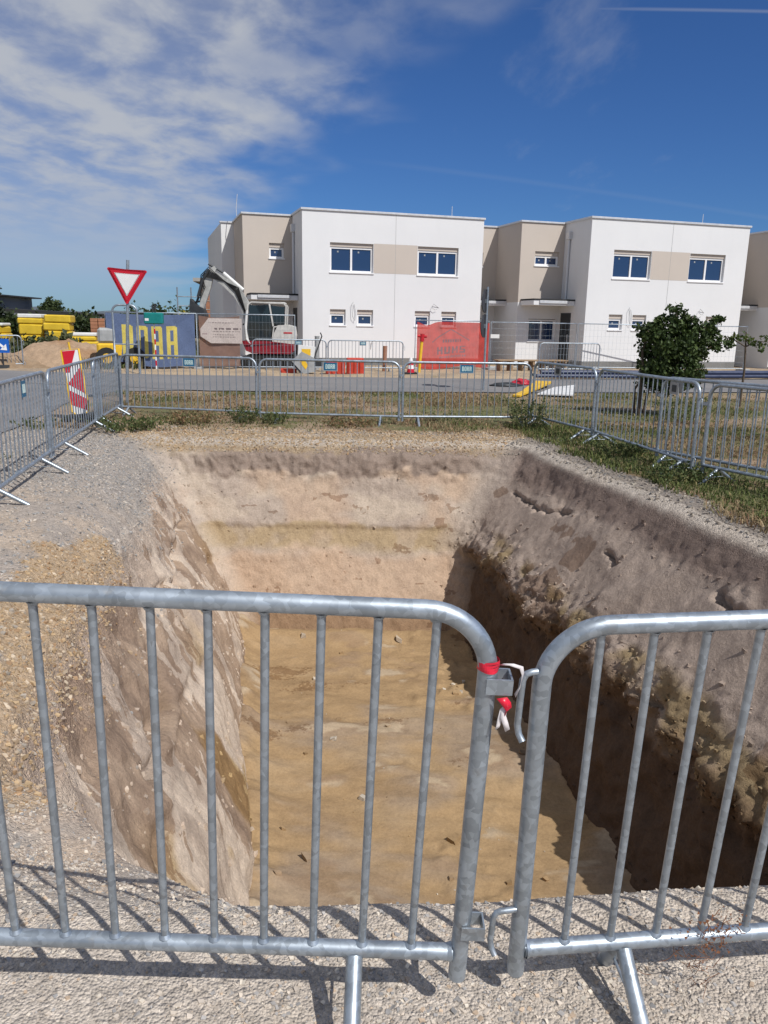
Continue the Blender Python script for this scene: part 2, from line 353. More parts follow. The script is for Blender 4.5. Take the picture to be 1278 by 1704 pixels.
def loop(xl, xr, yn, yb, zl, zr, zn, zb, rd):
    """rounded rectangle (pit frame), z blended between the sides round the corners"""
    X, Y, Z = [], [], []
    def seg(a, b, za, zb_, n):
        t = np.linspace(0, 1, n, endpoint=False); X.append(a[0] + (b[0] - a[0]) * t); Y.append(a[1] + (b[1] - a[1]) * t); Z.append(za + (zb_ - za) * t)
    def arc(c, r, a0, za, zb_, n):
        t = np.linspace(0, 1, n, endpoint=False); a = a0 + t * math.pi / 2; X.append(c[0] + r * np.cos(a)); Y.append(c[1] + r * np.sin(a)); Z.append(za + (zb_ - za) * t)
    nl, nr, br, bl = rd
    seg((xl + nl, yn), (xr - nr, yn), zn, zn, NN); arc((xr - nr, yn + nr), nr, -math.pi / 2, zn, zr, NC)
    seg((xr, yn + nr), (xr, yb - br), zr, zr, NR); arc((xr - br, yb - br), br, 0, zr, zb, NC)
    seg((xr - br, yb), (xl + bl, yb), zb, zb, NB); arc((xl + bl, yb - bl), bl, math.pi / 2, zb, zl, NC)
    seg((xl, yb - bl), (xl, yn + nl), zl, zl, NL); arc((xl + nl, yn + nl), nl, math.pi, zl, zn, NC * 2)
    return np.concatenate(X), np.concatenate(Y), np.concatenate(Z)
cnt = [NN, NC, NR, NC, NB, NC, NL, NC * 2]; cum = np.r_[0, np.cumsum(cnt)]; NS = cum[-1]
# outward rings, then the pit levels
offs = np.r_[900, 400, 180, 90, 50, 30, 20, 14, 10, 7.5, np.arange(6.0, 1.0, -.16), np.arange(1.0, 0.02, -.045)]
rings = []
for o in offs:
    rings.append(loop(pl[0, 0] - o, prr[0, 0] + o, pn[0, 0] - o, pb[0, 0] + o, 0, 0, 0, 0, (rad['nl'][0] + o * .8, .4 + o * .8, .5 + o * .8, .45 + o * .8)))
NO = len(rings)
for k in range(NV):
    rings.append(loop(pl[k, 0], prr[k, 0], pn[k, 0], pb[k, 0], pl[k, 1], prr[k, 1], pn[k, 1], pb[k, 1], tuple(rad[q][k] for q in ('nl', 'nr', 'br', 'bl'))))
GX = np.array([r[0] for r in rings]); GY = np.array([r[1] for r in rings]); GZ = np.array([r[2] for r in rings])
NRG = len(rings)
shape = GX.shape
fx, fy, fz = GX.ravel(), GY.ravel(), GZ.ravel()
wn = np.clip(1 - (fy - 1.9) / 9, -.2, 1) * np.where(np.abs(fx) < 40, 1, 0)
X = fx - XS * np.clip(fy - 2.2, -12, 14) * np.where(np.abs(fx) < 60, 1, 0); Y = fy + .07 * np.clip(fx, -2, 5) * wn; Z = fz.copy()
wsoft = sstep(-.05, -.75, X) * sstep(3.4, 2.5, fy); Y = Y + wsoft * 1.15 * np.clip(-fz, 0, .38) * (fy < 3.4)
ri = np.repeat(np.arange(NRG), NS); si = np.tile(np.arange(NS), NRG)
side = np.searchsorted(cum, si, side='right') - 1            # 0 near,2 right,4 back,6 left
isR = np.where(side == 2, 1., np.where(side == 1, .5, np.where(side == 3, np.clip(1 - (si - cum[3]) / NC, 0, 1), 0)))
isB = np.where(side == 4, 1., np.where(side == 3, np.clip((si - cum[3]) / NC, 0, 1), np.where(side == 5, np.clip(1 - (si - cum[5]) / NC, 0, 1), 0)))
isL = np.where(side == 6, 1., np.where(side == 5, np.clip((si - cum[5]) / NC, 0, 1), np.where(side == 7, np.clip(1 - (si - cum[7]) / NC / 2, 0, 1), 0)))
isN = np.clip(1 - isR - isB - isL, 0, 1)
depth = -Z; inpit = sstep(0.02, 0.3, depth)
out_o = np.where(ri < NO, offs[np.clip(ri, 0, NO - 1)], 0)
# ---- relief: push along an approximate inward normal
P0 = np.c_[X, Y, Z]
G3 = P0.reshape(NRG, NS, 3)
du = np.roll(G3, -1, 1) - np.roll(G3, 1, 1); dv = np.empty_like(G3); dv[1:-1] = G3[2:] - G3[:-2]; dv[0] = G3[1] - G3[0]; dv[-1] = G3[-1] - G3[-2]
Nn = np.cross(du, dv).reshape(-1, 3); Nn /= np.maximum(np.linalg.norm(Nn, axis=1), 1e-9)[:, None]
Nn *= np.where(Nn[:, 2:3] < 0, -1, 1) if Nn[:, 2].mean() < 0 else 1
near = np.exp(-np.maximum(out_o - .3, 0) / 1.6)
big = fbm(P0, .9, 3) - .5; mid = fbm(P0, 3.2, 4) - .5; fine = fbm(P0, 11, 3, .55) - .5; lump = np.abs(fbm(P0, 5, 3) - .5) * 2
lip = isR * np.exp(-((depth - 1.22) / .28) ** 2)
under = isR * sstep(1.1, 1.4, depth)
crest = isL * np.exp(-((depth - .75) / .35) ** 2)
# bucket-drag grooves running down the left and right slopes
ang = P0 @ np.array([.42, .95, .25]); groove = fbm(np.c_[ang, depth * .25, ang * 0], 3.2, 3) - .5
q3 = np.c_[P0[:, 1] * 1.0 + depth * .9, depth * .35, P0[:, 0] * .2]
gl = fbm(q3, 4.5, 4, .55) - .5
amp_r = inpit * (1 - under) * isR
D = inpit * (.16 * big * (1 - .5 * isB) + .10 * mid * (1 - .45 * isB - .80 * isR - .35 * isL) + .03 * fine * (1 - .55 * isR)) + amp_r * (.09 * groove + .02 * (fbm(q3, 7, 3) - .5)) + isL * inpit * .045 * gl
D += lip * (.22 * mid + .09 * fine + .09 * (fbm(P0, 22, 3, .6) - .5) + .04 * lump - .04) + under * (.16 * mid + .05 * fine) + crest * (.12 * mid)
# cracked ledge along the left wall and the raw crack under the topsoil on the right
crk = np.exp(-((depth - .50 - .5 * (fbm(P0, .8, 2, off=9) - .5) - .10 * mid * 2 - .10 * fine) / .022) ** 2) * isR * sstep(.53, .60, fbm(P0, 1.9, 3, off=31))
D -= .13 * crk
rough_top = isR * sstep(.55, .3, depth) * inpit; D += rough_top * (.025 * fine + .02 * mid + .025 * (fbm(P0, 20, 3) - .5) - .01)
topb = isB * sstep(.12, .2, depth) * sstep(.52, .40, depth); D += topb * (.10 * mid + .09 * fine + .02)
crl = np.exp(-((depth - 1.02 - .9 * (fbm(P0, .6, 3, off=5) - .5)) / .045) ** 2) * isL * sstep(.47, .56, fbm(P0, 1.3, 3, off=77))
D -= .14 * crl
ledge = isL * sstep(-.02, .02, depth - 1.35 - .7 * (fbm(P0, .7, 3, off=3) - .5)); D -= .05 * ledge
ledb = isB * sstep(-.02, .03, depth - 1.08 - .06 * mid); D -= .035 * ledb
V = P0 + Nn * D[:, None]
flat = (1 - inpit) * near
V[:, 2] += flat * (.05 * big + .03 * mid + .012 * fine) * np.where(out_o > 4, 0, 1)
V[:, 2] += .012 * near * isN * (1 - inpit)
# ---- colours (soil colours, strata by depth; lower right wall also carries painted shade)
n1 = fbm(P0, 1.1, 4, off=11); n2 = fbm(P0, 3.5, 4, off=23); n3 = fbm(P0, 9, 3, off=47)
def C(*c): return np.array(c)
beige = C(.40, .325, .265); pale = C(.56, .46, .365); peach = C(.46, .325, .225); ochre = C(.38, .265, .135); brown = C(.215, .14, .085)
purple = C(.295, .235, .195); topsoil = C(.20, .15, .125); greyg = C(.50, .44, .375); orangeg = C(.44, .325, .21); dryg = C(.30, .225, .15); grn = C(.10, .115, .045)
col = np.tile(greyg, (len(V), 1)).astype(float)
col = mixc(col, C(.50, .435, .365), sstep(.42, .62, n1))
col = mixc(col, C(.47, .375, .29), wsoft * sstep(.06, .2, depth) * sstep(.36, .5, n2))
# left flat: grey gravel with orange gravel tongues
gx = np.interp(V[:, 1], [2.6, 3.6, 4.6, 5.8, 7.0], [-1.75, -1.85, -2.15, -2.28, -2.25]) + .5 * (n1 - .5)
og = isL * np.exp(-((V[:, 0] - gx) / np.interp(V[:, 1], [3, 5, 6.6], [.42, .33, .22])) ** 2) * sstep(7.2, 6.2, V[:, 1] + .6 * (n2 - .5)) * sstep(2.2, 3.0, V[:, 1]); og = sstep(.25, .65, og + .9 * (n2 - .5) * (og > .02))
lf = isL * (ri < NO + 30); col = mixc(col, mixc(np.tile(C(.40, .345, .295), (len(V), 1)), C(.47, .385, .305), sstep(.40, .6, n2)), lf)
col = mixc(col, orangeg, og * sstep(1.0, .25, depth)); col = mixc(col, C(.335, .305, .275), isL * sstep(6.4, 8.2, V[:, 1] + 2.5 * (n1 - .5)) * sstep(.9, .2, depth) * (1 - og) * .9 * sstep(.35, .55, n2 + .08))
# left wall
zz = depth + .35 * (n1 - .5) + .12 * (n2 - .5)
lw = mixc(np.tile(C(.42, .335, .265), (len(V), 1)), pale, sstep(.42, .62, n2 + .15 * (zz - 1))); lw = mixc(lw, ochre * 1.05, sstep(.54, .66, fbm(P0, 1.6, 4, off=91)) * sstep(.9, 1.6, zz)); lw = mixc(lw, C(.35, .27, .215), sstep(.45, .7, n1) * sstep(.8, .4, zz))
col = mixc(col, lw, isL * sstep(.22, .55, zz))
# back wall strata
bw = np.tile(beige, (len(V), 1)).astype(float)
bw = mixc(bw, pale * .82, sstep(.45, .6, n2)); bw = mixc(bw, peach, sstep(.5, .65, n1) * .6)
zb = depth + .26 * (n1 - .5) + .14 * (n2 - .5) + .05 * (n3 - .5)
bw = mixc(bw, C(.37, .275, .165), sstep(1.05, 1.10, zb) * sstep(1.42, 1.30, zb) * (.55 + .4 * sstep(.38, .55, n2))); bw = mixc(bw, peach, sstep(1.34, 1.5, zb) * .75); bw = mixc(bw, brown * 1.25, sstep(2.0, 2.14, zb + .1 * (n2 - .5)))
bw = mixc(bw, C(.265, .205, .165), sstep(.47, .41, zb + .14 * (n2 - .5) + .06 * (n3 - .5)) * sstep(-.6, .3, V[:, 0] + 2.6 + 1.2 * (n1 - .5))); bw = mixc(bw, C(.35, .265, .175), sstep(.17, .08, zb + .05 * (n3 - .5)))
col = mixc(col, bw, isB * sstep(.03, .10, depth)); apr = isB * sstep(.03, .0, depth) * sstep(.75, .25, out_o); col = mixc(col, C(.36, .275, .18), apr * sstep(.40, .55, n2 + .1)); col = mixc(col, C(.30, .27, .25), isB * sstep(.20, .55, out_o) * sstep(1.1, .7, out_o))
# right wall
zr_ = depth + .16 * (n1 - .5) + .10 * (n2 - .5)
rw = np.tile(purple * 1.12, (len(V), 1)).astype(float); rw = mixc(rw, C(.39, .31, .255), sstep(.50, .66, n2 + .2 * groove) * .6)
rw = mixc(rw, topsoil, sstep(.40, .28, zr_)); rw = mixc(rw, C(.27, .20, .115), sstep(.90, 1.02, zr_) * sstep(.42, .60, fbm(P0, 2.6, 3, off=3))); rw = mixc(rw, brown * .75, sstep(1.08, 1.28, zr_) * (.55 + .45 * sstep(.4, .6, n2))); rw = mixc(rw, C(.095, .063, .044), sstep(1.30, 1.55, zr_))  # dark brown below the lip, darkened further to paint in its shade
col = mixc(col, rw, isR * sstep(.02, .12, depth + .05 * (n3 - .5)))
# verge: dry grass soil away from the pit on the right and behind
ver = np.clip(isR * sstep(.26, .42, out_o + .25 * (n2 - .5)) + isB * sstep(.55, .9, out_o + .5 * (n2 - .5)), 0, 1) * (ri < NO)
dg = mixc(np.tile(dryg, (len(V), 1)).astype(float), C(.135, .135, .06), sstep(.42, .62, n1 + .12 * isR)); dg = mixc(dg, C(.25, .16, .10), sstep(.5, .7, n2) * .7)
col = mixc(col, C(.255, .22, .19), isR * (ri < NO) * sstep(1.2, .6, out_o)); col = mixc(col, dg, ver); far = (out_o > 13); col[far] = C(.27, .225, .14)
wet = np.zeros(len(V))
qs = np.c_[V[:, 1] * 1.0 + depth * .55, depth * .38 + V[:, 0] * .1, V[:, 0] * .15]
wl = fbm(qs, 1.35, 4, .55, off=7); wet = np.where(isL > .4, sstep(.35, .66, wl) * .9 * isL * sstep(.30, .6, zz), 0)
wet = np.maximum(wet, isL * .75 * sstep(.5, .64, fbm(qs * np.array([1, 1.6, 1]), 2.6, 4, .55, off=70)) * sstep(.35, .6, zz))
wet = np.maximum(wet, isB * .7 * sstep(.60, .74, fbm(P0 * np.array([1, 1, 1.7]), 3.4, 5, .6, off=13)) * sstep(.5, .7, depth)); wet = np.maximum(wet, isR * (1 - under) * .8 * sstep(.57, .70, fbm(P0, 1.9, 4, off=5)) * sstep(.4, .6, depth))
grav = np.clip((1 - inpit) * (1 - ver) + isL * sstep(.9, .4, depth) + .12 + lip * .3 + isR * np.exp(-((out_o - .25) / .2) ** 2), 0, 1)
grav = np.where(under > .3, .15, grav) * np.where(isR * inpit > .5, .35, 1)
sA = V[:, 1] * 13 + depth * 11; sB = depth * 1.6 + V[:, 0] * .4
# ---- faces per piece
def grid_faces(r_a, r_b, c_a, c_b):
    r = np.arange(r_a, r_b); c = np.arange(c_a, c_b); rr, cc = np.meshgrid(r, c, indexing='ij'); c2 = (cc + 1) % NS
    return np.c_[(rr * NS + cc).ravel(), (rr * NS + c2).ravel(), ((rr + 1) * NS + c2).ravel(), ((rr + 1) * NS + cc).ravel()]
def piece(name, F, mat):
    u, inv = np.unique(F, return_inverse=True); F2 = inv.reshape(F.shape)
    m = npmesh(name, V[u], F2, mat, col[u], True, {'wet': wet[u], 'grav': grav[u], 'sa': sA[u], 'sb': sB[u]})
    return tag(link(name, m), kind='structure')
FG = grid_faces(0, NO, 0, NS); FWALL = grid_faces(NO, NRG - 1, 0, NS)
piece('ground', FG, EARTH)
mid_nr, mid_br, mid_bl, mid_nl = cum[1] + NC // 2, cum[3] + NC // 2, cum[5] + NC // 2, cum[7] + NC
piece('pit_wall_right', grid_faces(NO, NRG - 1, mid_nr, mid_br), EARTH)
piece('pit_wall_back', grid_faces(NO, NRG - 1, mid_br, mid_bl), EARTH)
piece('pit_wall_left', grid_faces(NO, NRG - 1, mid_bl, mid_nl), EARTH)
piece('pit_wall_near', np.r_[grid_faces(NO, NRG - 1, mid_nl, NS), grid_faces(NO, NRG - 1, 0, mid_nr)], EARTH)
# pit floor
nx_, ny_ = 150, 330
fxs, fys = np.meshgrid(np.linspace(-.75, 3.3, nx_), np.linspace(1.9, 10.3, ny_)); fxx = fxs.ravel(); fyy = fys.ravel()
PF = np.c_[fxx - XS * (fyy - 2.2), fyy, np.full(fxx.size, -2.40)]
f1 = fbm(PF, .7, 3, off=2) - .5; f2 = fbm(PF * np.array([1, 2.2, 1]), 2.0, 4, off=4) - .5; f3 = fbm(PF, 9, 3) - .5
track = np.exp(-((fxx - 1.75 - .25 * np.sin(fyy * .9)) / .55) ** 2) * sstep(.45, .6, fbm(PF, 1.2, 3, off=19)); clod = track * np.maximum(fbm(PF, 7, 4, .6, off=3) - .48, 0)
tooth = np.sin((fyy + .3 * fxx + .6 * f1) * 12) * sstep(.5, .6, fbm(PF, .8, 2, off=40))
PF[:, 2] += (.16 * f1 + .05 * f2 + .016 * f3 + .20 * clod) + .011 * tooth + .25 * np.exp(-((fxx + .4) / .22) ** 2) * (.6 + f2) + .10 * np.exp(-((fyy - 9.7) / .3) ** 2) + .05 * np.exp(-((fxx - 2.62) / .12) ** 2) * np.clip(.4 + 3 * (fbm(PF, 3, 4, .6, off=12) - .5), 0, 1.5)
fc = np.tile(C(.305, .21, .115), (len(PF), 1)).astype(float)
fc = mixc(fc, C(.27, .205, .145), sstep(-.16, .10, f1 + .5 * f2 - .06 * (fyy - 6.5))); strk = fbm(PF @ np.array([[.9, .15, 0], [.35, 2.6, 0], [0, 0, 1]]), 1.3, 5, .6, off=33); fc = mixc(fc, C(.24, .165, .105), sstep(.05, .2, f2 + .3 * f1) * .6); fc = mixc(fc, C(.37, .285, .19), sstep(.52, .72, strk) * .22); fc = mixc(fc, C(.23, .155, .085), sstep(.46, .34, strk) * .5); fc = mixc(fc, C(.36, .285, .20), sstep(.13, .2, f2) * sstep(.0, .1, fbm(PF, 2.1, 2, off=71) - .52))
jj, ii = np.meshgrid(np.arange(ny_ - 1), np.arange(nx_ - 1), indexing='ij'); a0 = (jj * nx_ + ii).ravel(); FF = np.c_[a0, a0 + 1, a0 + nx_ + 1, a0 + nx_]
fc = fc * np.array([1.10, 1.08, 1.05])
tag(link('pit_floor', npmesh('pit_floor', PF, FF, MUD, fc, True, {'wet': .28 + .8 * np.maximum(fbm(PF * np.array([1, 2.4, 1]), 1.0, 4, off=8) - .46, 0), 'grav': np.full(len(PF), .06)})), kind='structure')

# road, verge beyond it, side road on the left
def sheet(name, poly, z, mat, n=40):
    """flat sheet with straight edges broken into short uneven runs"""
    pts = []
    for a, b in zip(poly, poly[1:] + poly[:1]):
        L = math.hypot(b[0] - a[0], b[1] - a[1]); k = max(1, min(60, int(L / .6)))
        for i in range(k):
            t = i / k; j = .05 if 0 < i else 0
            pts.append((a[0] + (b[0] - a[0]) * t + random.uniform(-j, j), a[1] + (b[1] - a[1]) * t + random.uniform(-j, j), z))
    m = bpy.data.meshes.new(name); m.from_pydata(pts, [], [tuple(range(len(pts)))]); m.materials.append(mat); m.update()
    return tag(link(name, m), kind='structure')
SAND = earth('sandy verge')
sheet('road', [(-60, 25.0), (-14, 21.2), (-7.0, 19.6), (-4.2, 18.75), (3, 19.7), (12, 21.6), (60, 30.5), (60, 38), (12, 26.6), (3, 24.7), (-6, 24.0), (-11, 24.4), (-20, 27.6), (-60, 36)], .024, ASPH)
sheet('side_road', [(-13.6, -14), (-4.75, -14), (-4.8, 3), (-5.1, 8), (-5.65, 12), (-6.5, 16.4), (-6.3, 18.2), (-4.0, 19.2), (-7, 20.6), (-15, 22), (-13.9, 14)], .016, ASPH)
# sandy building ground between the road and the houses
nx2, ny2 = 220, 60
sx, sy = np.meshgrid(np.linspace(-30, 34, nx2), np.linspace(0, 1, ny2)); sx = sx.ravel(); sy = sy.ravel()
fr = np.interp(sx, [-30, -20, -11, -6, 3, 12, 34], [29.4, 27.5, 24.3, 23.9, 24.6, 26.5, 31.6]); yy = fr + sy * 14
PS = np.c_[sx, yy, np.zeros(sx.size)]; PS[:, 2] = .01 + sstep(0, .08, sy) * (.02 + (.16 * (fbm(PS, 1.2, 4) - .45) + .05 * (fbm(PS, 6, 3) - .5)) * sstep(.42, .2, sy)) * sstep(1, .9, sy)
PS[:, 2] = np.where(sy < .001, -.02, PS[:, 2])
sc_ = mixc(np.tile(C(.44, .34, .23), (len(PS), 1)).astype(float), C(.33, .26, .19), sstep(.45, .62, fbm(PS, 1.5, 4, off=3))); sc_ = mixc(sc_, C(.22, .19, .10), sstep(-9, -14, PS[:, 0]) * sstep(.4, .6, fbm(PS, .8, 3)))
jj, ii = np.meshgrid(np.arange(ny2 - 1), np.arange(nx2 - 1), indexing='ij'); a0 = (jj * nx2 + ii).ravel()
tag(link('sandy_verge', npmesh('sandy_verge', PS, np.c_[a0, a0 + 1, a0 + nx2 + 1, a0 + nx2], SAND, sc_, True, {'wet': np.zeros(len(PS)), 'grav': np.full(len(PS), .7)})), kind='structure')
# low hills on the horizon
hm = MB(); hp = [(-900 + i * 30, 1400 + 150 * math.sin(i * .3), 14 + 7 * math.sin(i * .37) + 5 * math.sin(i * .9 + 1)) for i in range(61)]
v = [(x, y, -5) for x, y, z in hp] + [(x, y + 60, z) for x, y, z in hp] + [(x, y + 600, 0) for x, y, z in hp]; n = len(hp)
hm.add(v, [(i, i + 1, i + 1 + n, i + n) for i in range(n - 1)] + [(i + n, i + n + 1, i + 1 + 2 * n, i + 2 * n) for i in range(n - 1)], True)
tag(hm.build('hills', paint('distant wooded hills', (0.10, 0.12, 0.14), 1.0, scale=.02)), kind='structure')

# ================================================================== scatter: gravel, stones, grass
def tri_samples(F, wfun, count):
    """random points on ground faces, weighted by area times wfun(vertex weights)"""
    A, B, Cc, Dd = (V[F[:, i]] for i in range(4)); ar = np.linalg.norm(np.cross(Cc - A, Dd - B), axis=1) * .5
    w = ar * wfun[F].mean(1); w[~np.isfinite(w)] = 0; idx = rng.choice(len(F), count, p=w / w.sum()); u = rng.random((count, 1)); t = rng.random((count, 1))
    p = (A[idx] * (1 - u) + B[idx] * u) * (1 - t) + (Dd[idx] * (1 - u) + Cc[idx] * u) * t
    nn = np.cross(Cc[idx] - A[idx], Dd[idx] - B[idx]); nn /= np.linalg.norm(nn, axis=1)[:, None]; nn *= np.where(nn[:, 2:3] < 0, -1, 1)
    return p, nn, F[idx, 0]
OCT = np.array([(1, 0, 0), (0, 1, 0), (-1, 0, 0), (0, -1, 0), (0, 0, 1), (0, 0, -1), ], float)
CUB = np.array([(x, y, z) for z in (-1, 1) for x, y in ((-1, -1), (1, -1), (1, 1), (-1, 1))], float) / 1.5
CUBF = np.array([(0, 1, 5), (0, 5, 4), (1, 2, 6), (1, 6, 5), (2, 3, 7), (2, 7, 6), (3, 0, 4), (3, 4, 7), (4, 5, 6), (4, 6, 7), (0, 3, 2), (0, 2, 1)])
def pebbles(name, p, size, colors, label, cat, sink=.25, flatn=(.45, .9)):
    n = len(p); k = 8; b = CUB[None] * (1 + rng.uniform(-.38, .38, (n, k, 3)))
    b[:, :, 2] *= rng.uniform(*flatn, (n, 1)); b[:, :, 0] *= rng.uniform(.8, 1.4, (n, 1)); b *= size[:, None, None]
    a = rng.uniform(0, 6.283, n); ca, sa = np.cos(a)[:, None], np.sin(a)[:, None]; x = b[:, :, 0] * ca - b[:, :, 1] * sa; y = b[:, :, 0] * sa + b[:, :, 1] * ca
    t = rng.normal(0, .35, (n, 1)); z = b[:, :, 2] + x * t
    vv = np.stack([x, y, z], 2) + p[:, None]; vv[:, :, 2] += (size * sink)[:, None]
    ff = (CUBF[None] + (np.arange(n) * k)[:, None, None]).reshape(-1, 3); cc = np.repeat(colors, k, 0)
    o = link(name, npmesh(name, vv.reshape(-1, 3), ff, PEB, cc, False)); return tag(o, label, cat, kind='stuff')
def pal(n, cols, wts, jit=.18):
    c = np.array(cols)[rng.choice(len(cols), n, p=np.array(wts) / sum(wts))]; return np.clip(c * (1 + rng.uniform(-jit, jit, (n, 1))), 0, 1)
GREYS = [(.52, .455, .385), (.38, .36, .34), (.57, .495, .41), (.29, .28, .27), (.66, .59, .49), (.52, .40, .29)]
ORNG = [(.46, .335, .20), (.40, .30, .20), (.55, .45, .33), (.38, .25, .145), (.36, .315, .26)]
wg = ((isN + isL * (V[:, 1] < 2.6)) * (depth < .12 + .5 * wsoft) * (out_o < .75)).astype(float) * (np.abs(V[:, 0]) < 2.6) * (.35 + sstep(.42, .55, n2))
p, nn, vi = tri_samples(np.r_[FG, FWALL], wg, 60000)
pebbles('gravel_near', p, .0013 + .0068 * rng.random(len(p)) ** 5.5, pal(len(p), GREYS, (4, 3.5, 4, 2.2, 3, 1.5)), 'compacted grey and beige gravel on the ground under the nearest barriers', 'gravel', .05, (.35, .7))
wgl = isL * (depth < 1.0) * (1 - .93 * sstep(.35, .6, depth)) * (out_o < 2.6) * (1 - .85 * ver) * (V[:, 1] < 12) * (.30 + og + .6 * sstep(7, 8.5, V[:, 1]))
p, nn, vi = tri_samples(np.r_[FG, FWALL], np.clip(wgl, 0, None), 34000)
cl = np.where((og[vi] > .45)[:, None], pal(len(p), ORNG, (4, 3, 2, 2, 1)), pal(len(p), [(.34, .33, .315), (.43, .38, .33), (.26, .255, .25), (.52, .46, .39)], (4, 4, 2, 2)))
pebbles('gravel_left', p, .004 + .013 * rng.random(len(p)) ** 3.0, cl, 'grey and orange gravel spread beside the left barriers and the pit rim', 'gravel')
wgb = (isB * (depth < .16) * (out_o < .85) + isR * (depth < .03) * (out_o < .34) * .5) * np.ones(len(V))
p, nn, vi = tri_samples(np.r_[FG, FWALL], wgb, 15000)
pebbles('gravel_rim', p, .005 + .017 * rng.random(len(p)) ** 3, np.where((isB[vi] > .5)[:, None], pal(len(p), ORNG, (4, 3, 2, 1, 2)), pal(len(p), GREYS, (4, 3, 3, 1, 2, 0)) * .60), 'strip of loose gravel along the far and right rims of the pit', 'gravel')
wlip = .7 * lip + .12 * isL * inpit + .04 * amp_r * (depth > .15) * sstep(.5, .6, n2) + .15 * isR * np.exp(-((depth - .35) / .15) ** 2) + .04 * isB * inpit + .5 * (isR + isL * .6 + isB * .5) * np.exp(-((depth - 2.36) / .07) ** 2)
p, nn, vi = tri_samples(FWALL, wlip, 6500)
pebbles('soil_crumbs', p - nn * .006, .004 + .022 * rng.random(len(p)) ** 4, np.clip(col[vi] * rng.uniform(.8, 1.2, (len(p), 1)), 0, 1), 'crumbs and clods of soil stuck on the pit walls', 'soil clods', .1, (.6, 1.0))
k = rng.integers(0, len(PF), 520); k = k[(fxx[k] > -.3) & (fxx[k] < 2.9)]; w_ = rng.random(len(k)) < .35 + track[k]; k = k[w_]
pebbles('floor_stones', PF[k], .007 + .05 * rng.random(len(k)) ** 4.5, np.where((rng.random(len(k)) < .35)[:, None], pal(len(k), [(.52, .46, .38), (.42, .35, .27)], (1, 1)), np.clip(fc[k] * rng.uniform(.8, 1.15, (len(k), 1)), 0, 1)), 'scattered stones and lumps of clay on the pit floor', 'stones', .2, (.5, .9))

def blades(name, p, h, spread, colors, label, cat, width=.006):
    n = len(p); a = rng.uniform(0, 6.283, n); lean = rng.uniform(.1, 1, n) * spread; dx, dy = np.cos(a) * lean, np.sin(a) * lean; wx, wy = -np.sin(a) * width * (.6 + rng.random(n)), np.cos(a) * width * (.6 + rng.random(n))
    b0 = p + np.c_[wx, wy, np.full(n, -.01)]; b1 = p - np.c_[wx, wy, np.full(n, .01)]; m0 = p + np.c_[dx * .35 * h + wx * .7, dy * .35 * h + wy * .7, h * .6]; m1 = p + np.c_[dx * .35 * h - wx * .7, dy * .35 * h - wy * .7, h * .6]
    tp = p + np.c_[dx * h, dy * h, h * (1 - .25 * lean)]
    vv = np.stack([b0, b1, m1, m0, tp], 1).reshape(-1, 3); o = (np.arange(n) * 5)[:, None]
    f = np.concatenate([o + np.array([[0, 1, 2]]), o + np.array([[0, 2, 3]]), o + np.array([[3, 2, 4]])], 1).reshape(-1, 3)
    cc = np.repeat(colors, 5, 0); ob = link(name, npmesh(name, vv, f, GRASS, cc, False)); return tag(ob, label, cat, kind='stuff')
DRY = [(.30, .225, .13), (.24, .165, .09), (.36, .28, .17), (.22, .13, .08), (.16, .155, .06)]; GRN = [(.09, .12, .035), (.13, .15, .05), (.07, .095, .03), (.20, .18, .075), (.28, .23, .11)]
q = np.c_[rng.uniform(-6.2, 9.5, 60000), rng.uniform(11.9, 20.6, 60000), np.zeros(60000)]
lim = np.interp(q[:, 0], [-6.2, -4.2, 3, 9.5], [18.5, 18.75, 19.7, 21.1]); lo = np.interp(q[:, 0], [-4.4, -3.8, 1.7, 3.2, 9.5], [11.9, 11.95, 12.05, 11.4, 8.0])
dn = fbm(q, .9, 3, off=5); keep = (q[:, 1] < lim - .15 + .5 * (dn - .5)) & (q[:, 1] > lo + .5 * (fbm(q, 2, 2) - .5)) & (rng.random(len(q)) < .25 + 1.2 * sstep(.35, .6, dn)) & ((q[:, 0] > -5.6 + .3 * dn) | (q[:, 1] > 17))
q = q[keep]; grn_ = fbm(q, .6, 3, off=9) + .10 * (q[:, 0] > 3) - .06 + .12 * (q[:, 1] > lim[keep] - .9) * (q[:, 0] < -1)
q[:, 2] = .0
cl = np.where((rng.random(len(q)) < sstep(.44, .60, grn_))[:, None], pal(len(q), GRN, (3, 3, 2, 2, 1)), pal(len(q), DRY, (4, 3, 2, 2, 1)))
blades('verge_grass', q, rng.uniform(.012, .05, len(q)) * (1 + .8 * (dn[keep] > .58)), 2.2, cl, 'patchy dry grass on the verge between the far barriers and the road', 'grass', .007)
q = np.c_[rng.uniform(1.5, 9, 60000), rng.uniform(3.8, 13.4, 60000), np.zeros(60000)]; xp = q[:, 0] + XS * (q[:, 1] - 2.2)
dn = fbm(q, 1.1, 3, off=55); keep = (xp > 4.14 + .5 * (fbm(q, 2.5, 2) - .5)) & (rng.random(len(q)) < .22 + 1.2 * sstep(.36, .6, dn) + .9 * (xp < 5.3)); q = q[keep]; xp = xp[keep]
grn_ = fbm(q, .7, 3, off=9) + .16 * (xp < 5.4) + .02
cl = np.where((rng.random(len(q)) < sstep(.42, .58, grn_))[:, None], pal(len(q), GRN, (3, 3, 2, 1, .5)), pal(len(q), DRY, (4, 3, 2, 1.5, 1)))
blades('right_grass', q, rng.uniform(.018, .07, len(q)) * (1 + .6 * (xp < 5.2)), 1.8, cl, 'green and dry grass along the right barriers and behind them', 'grass', .006)
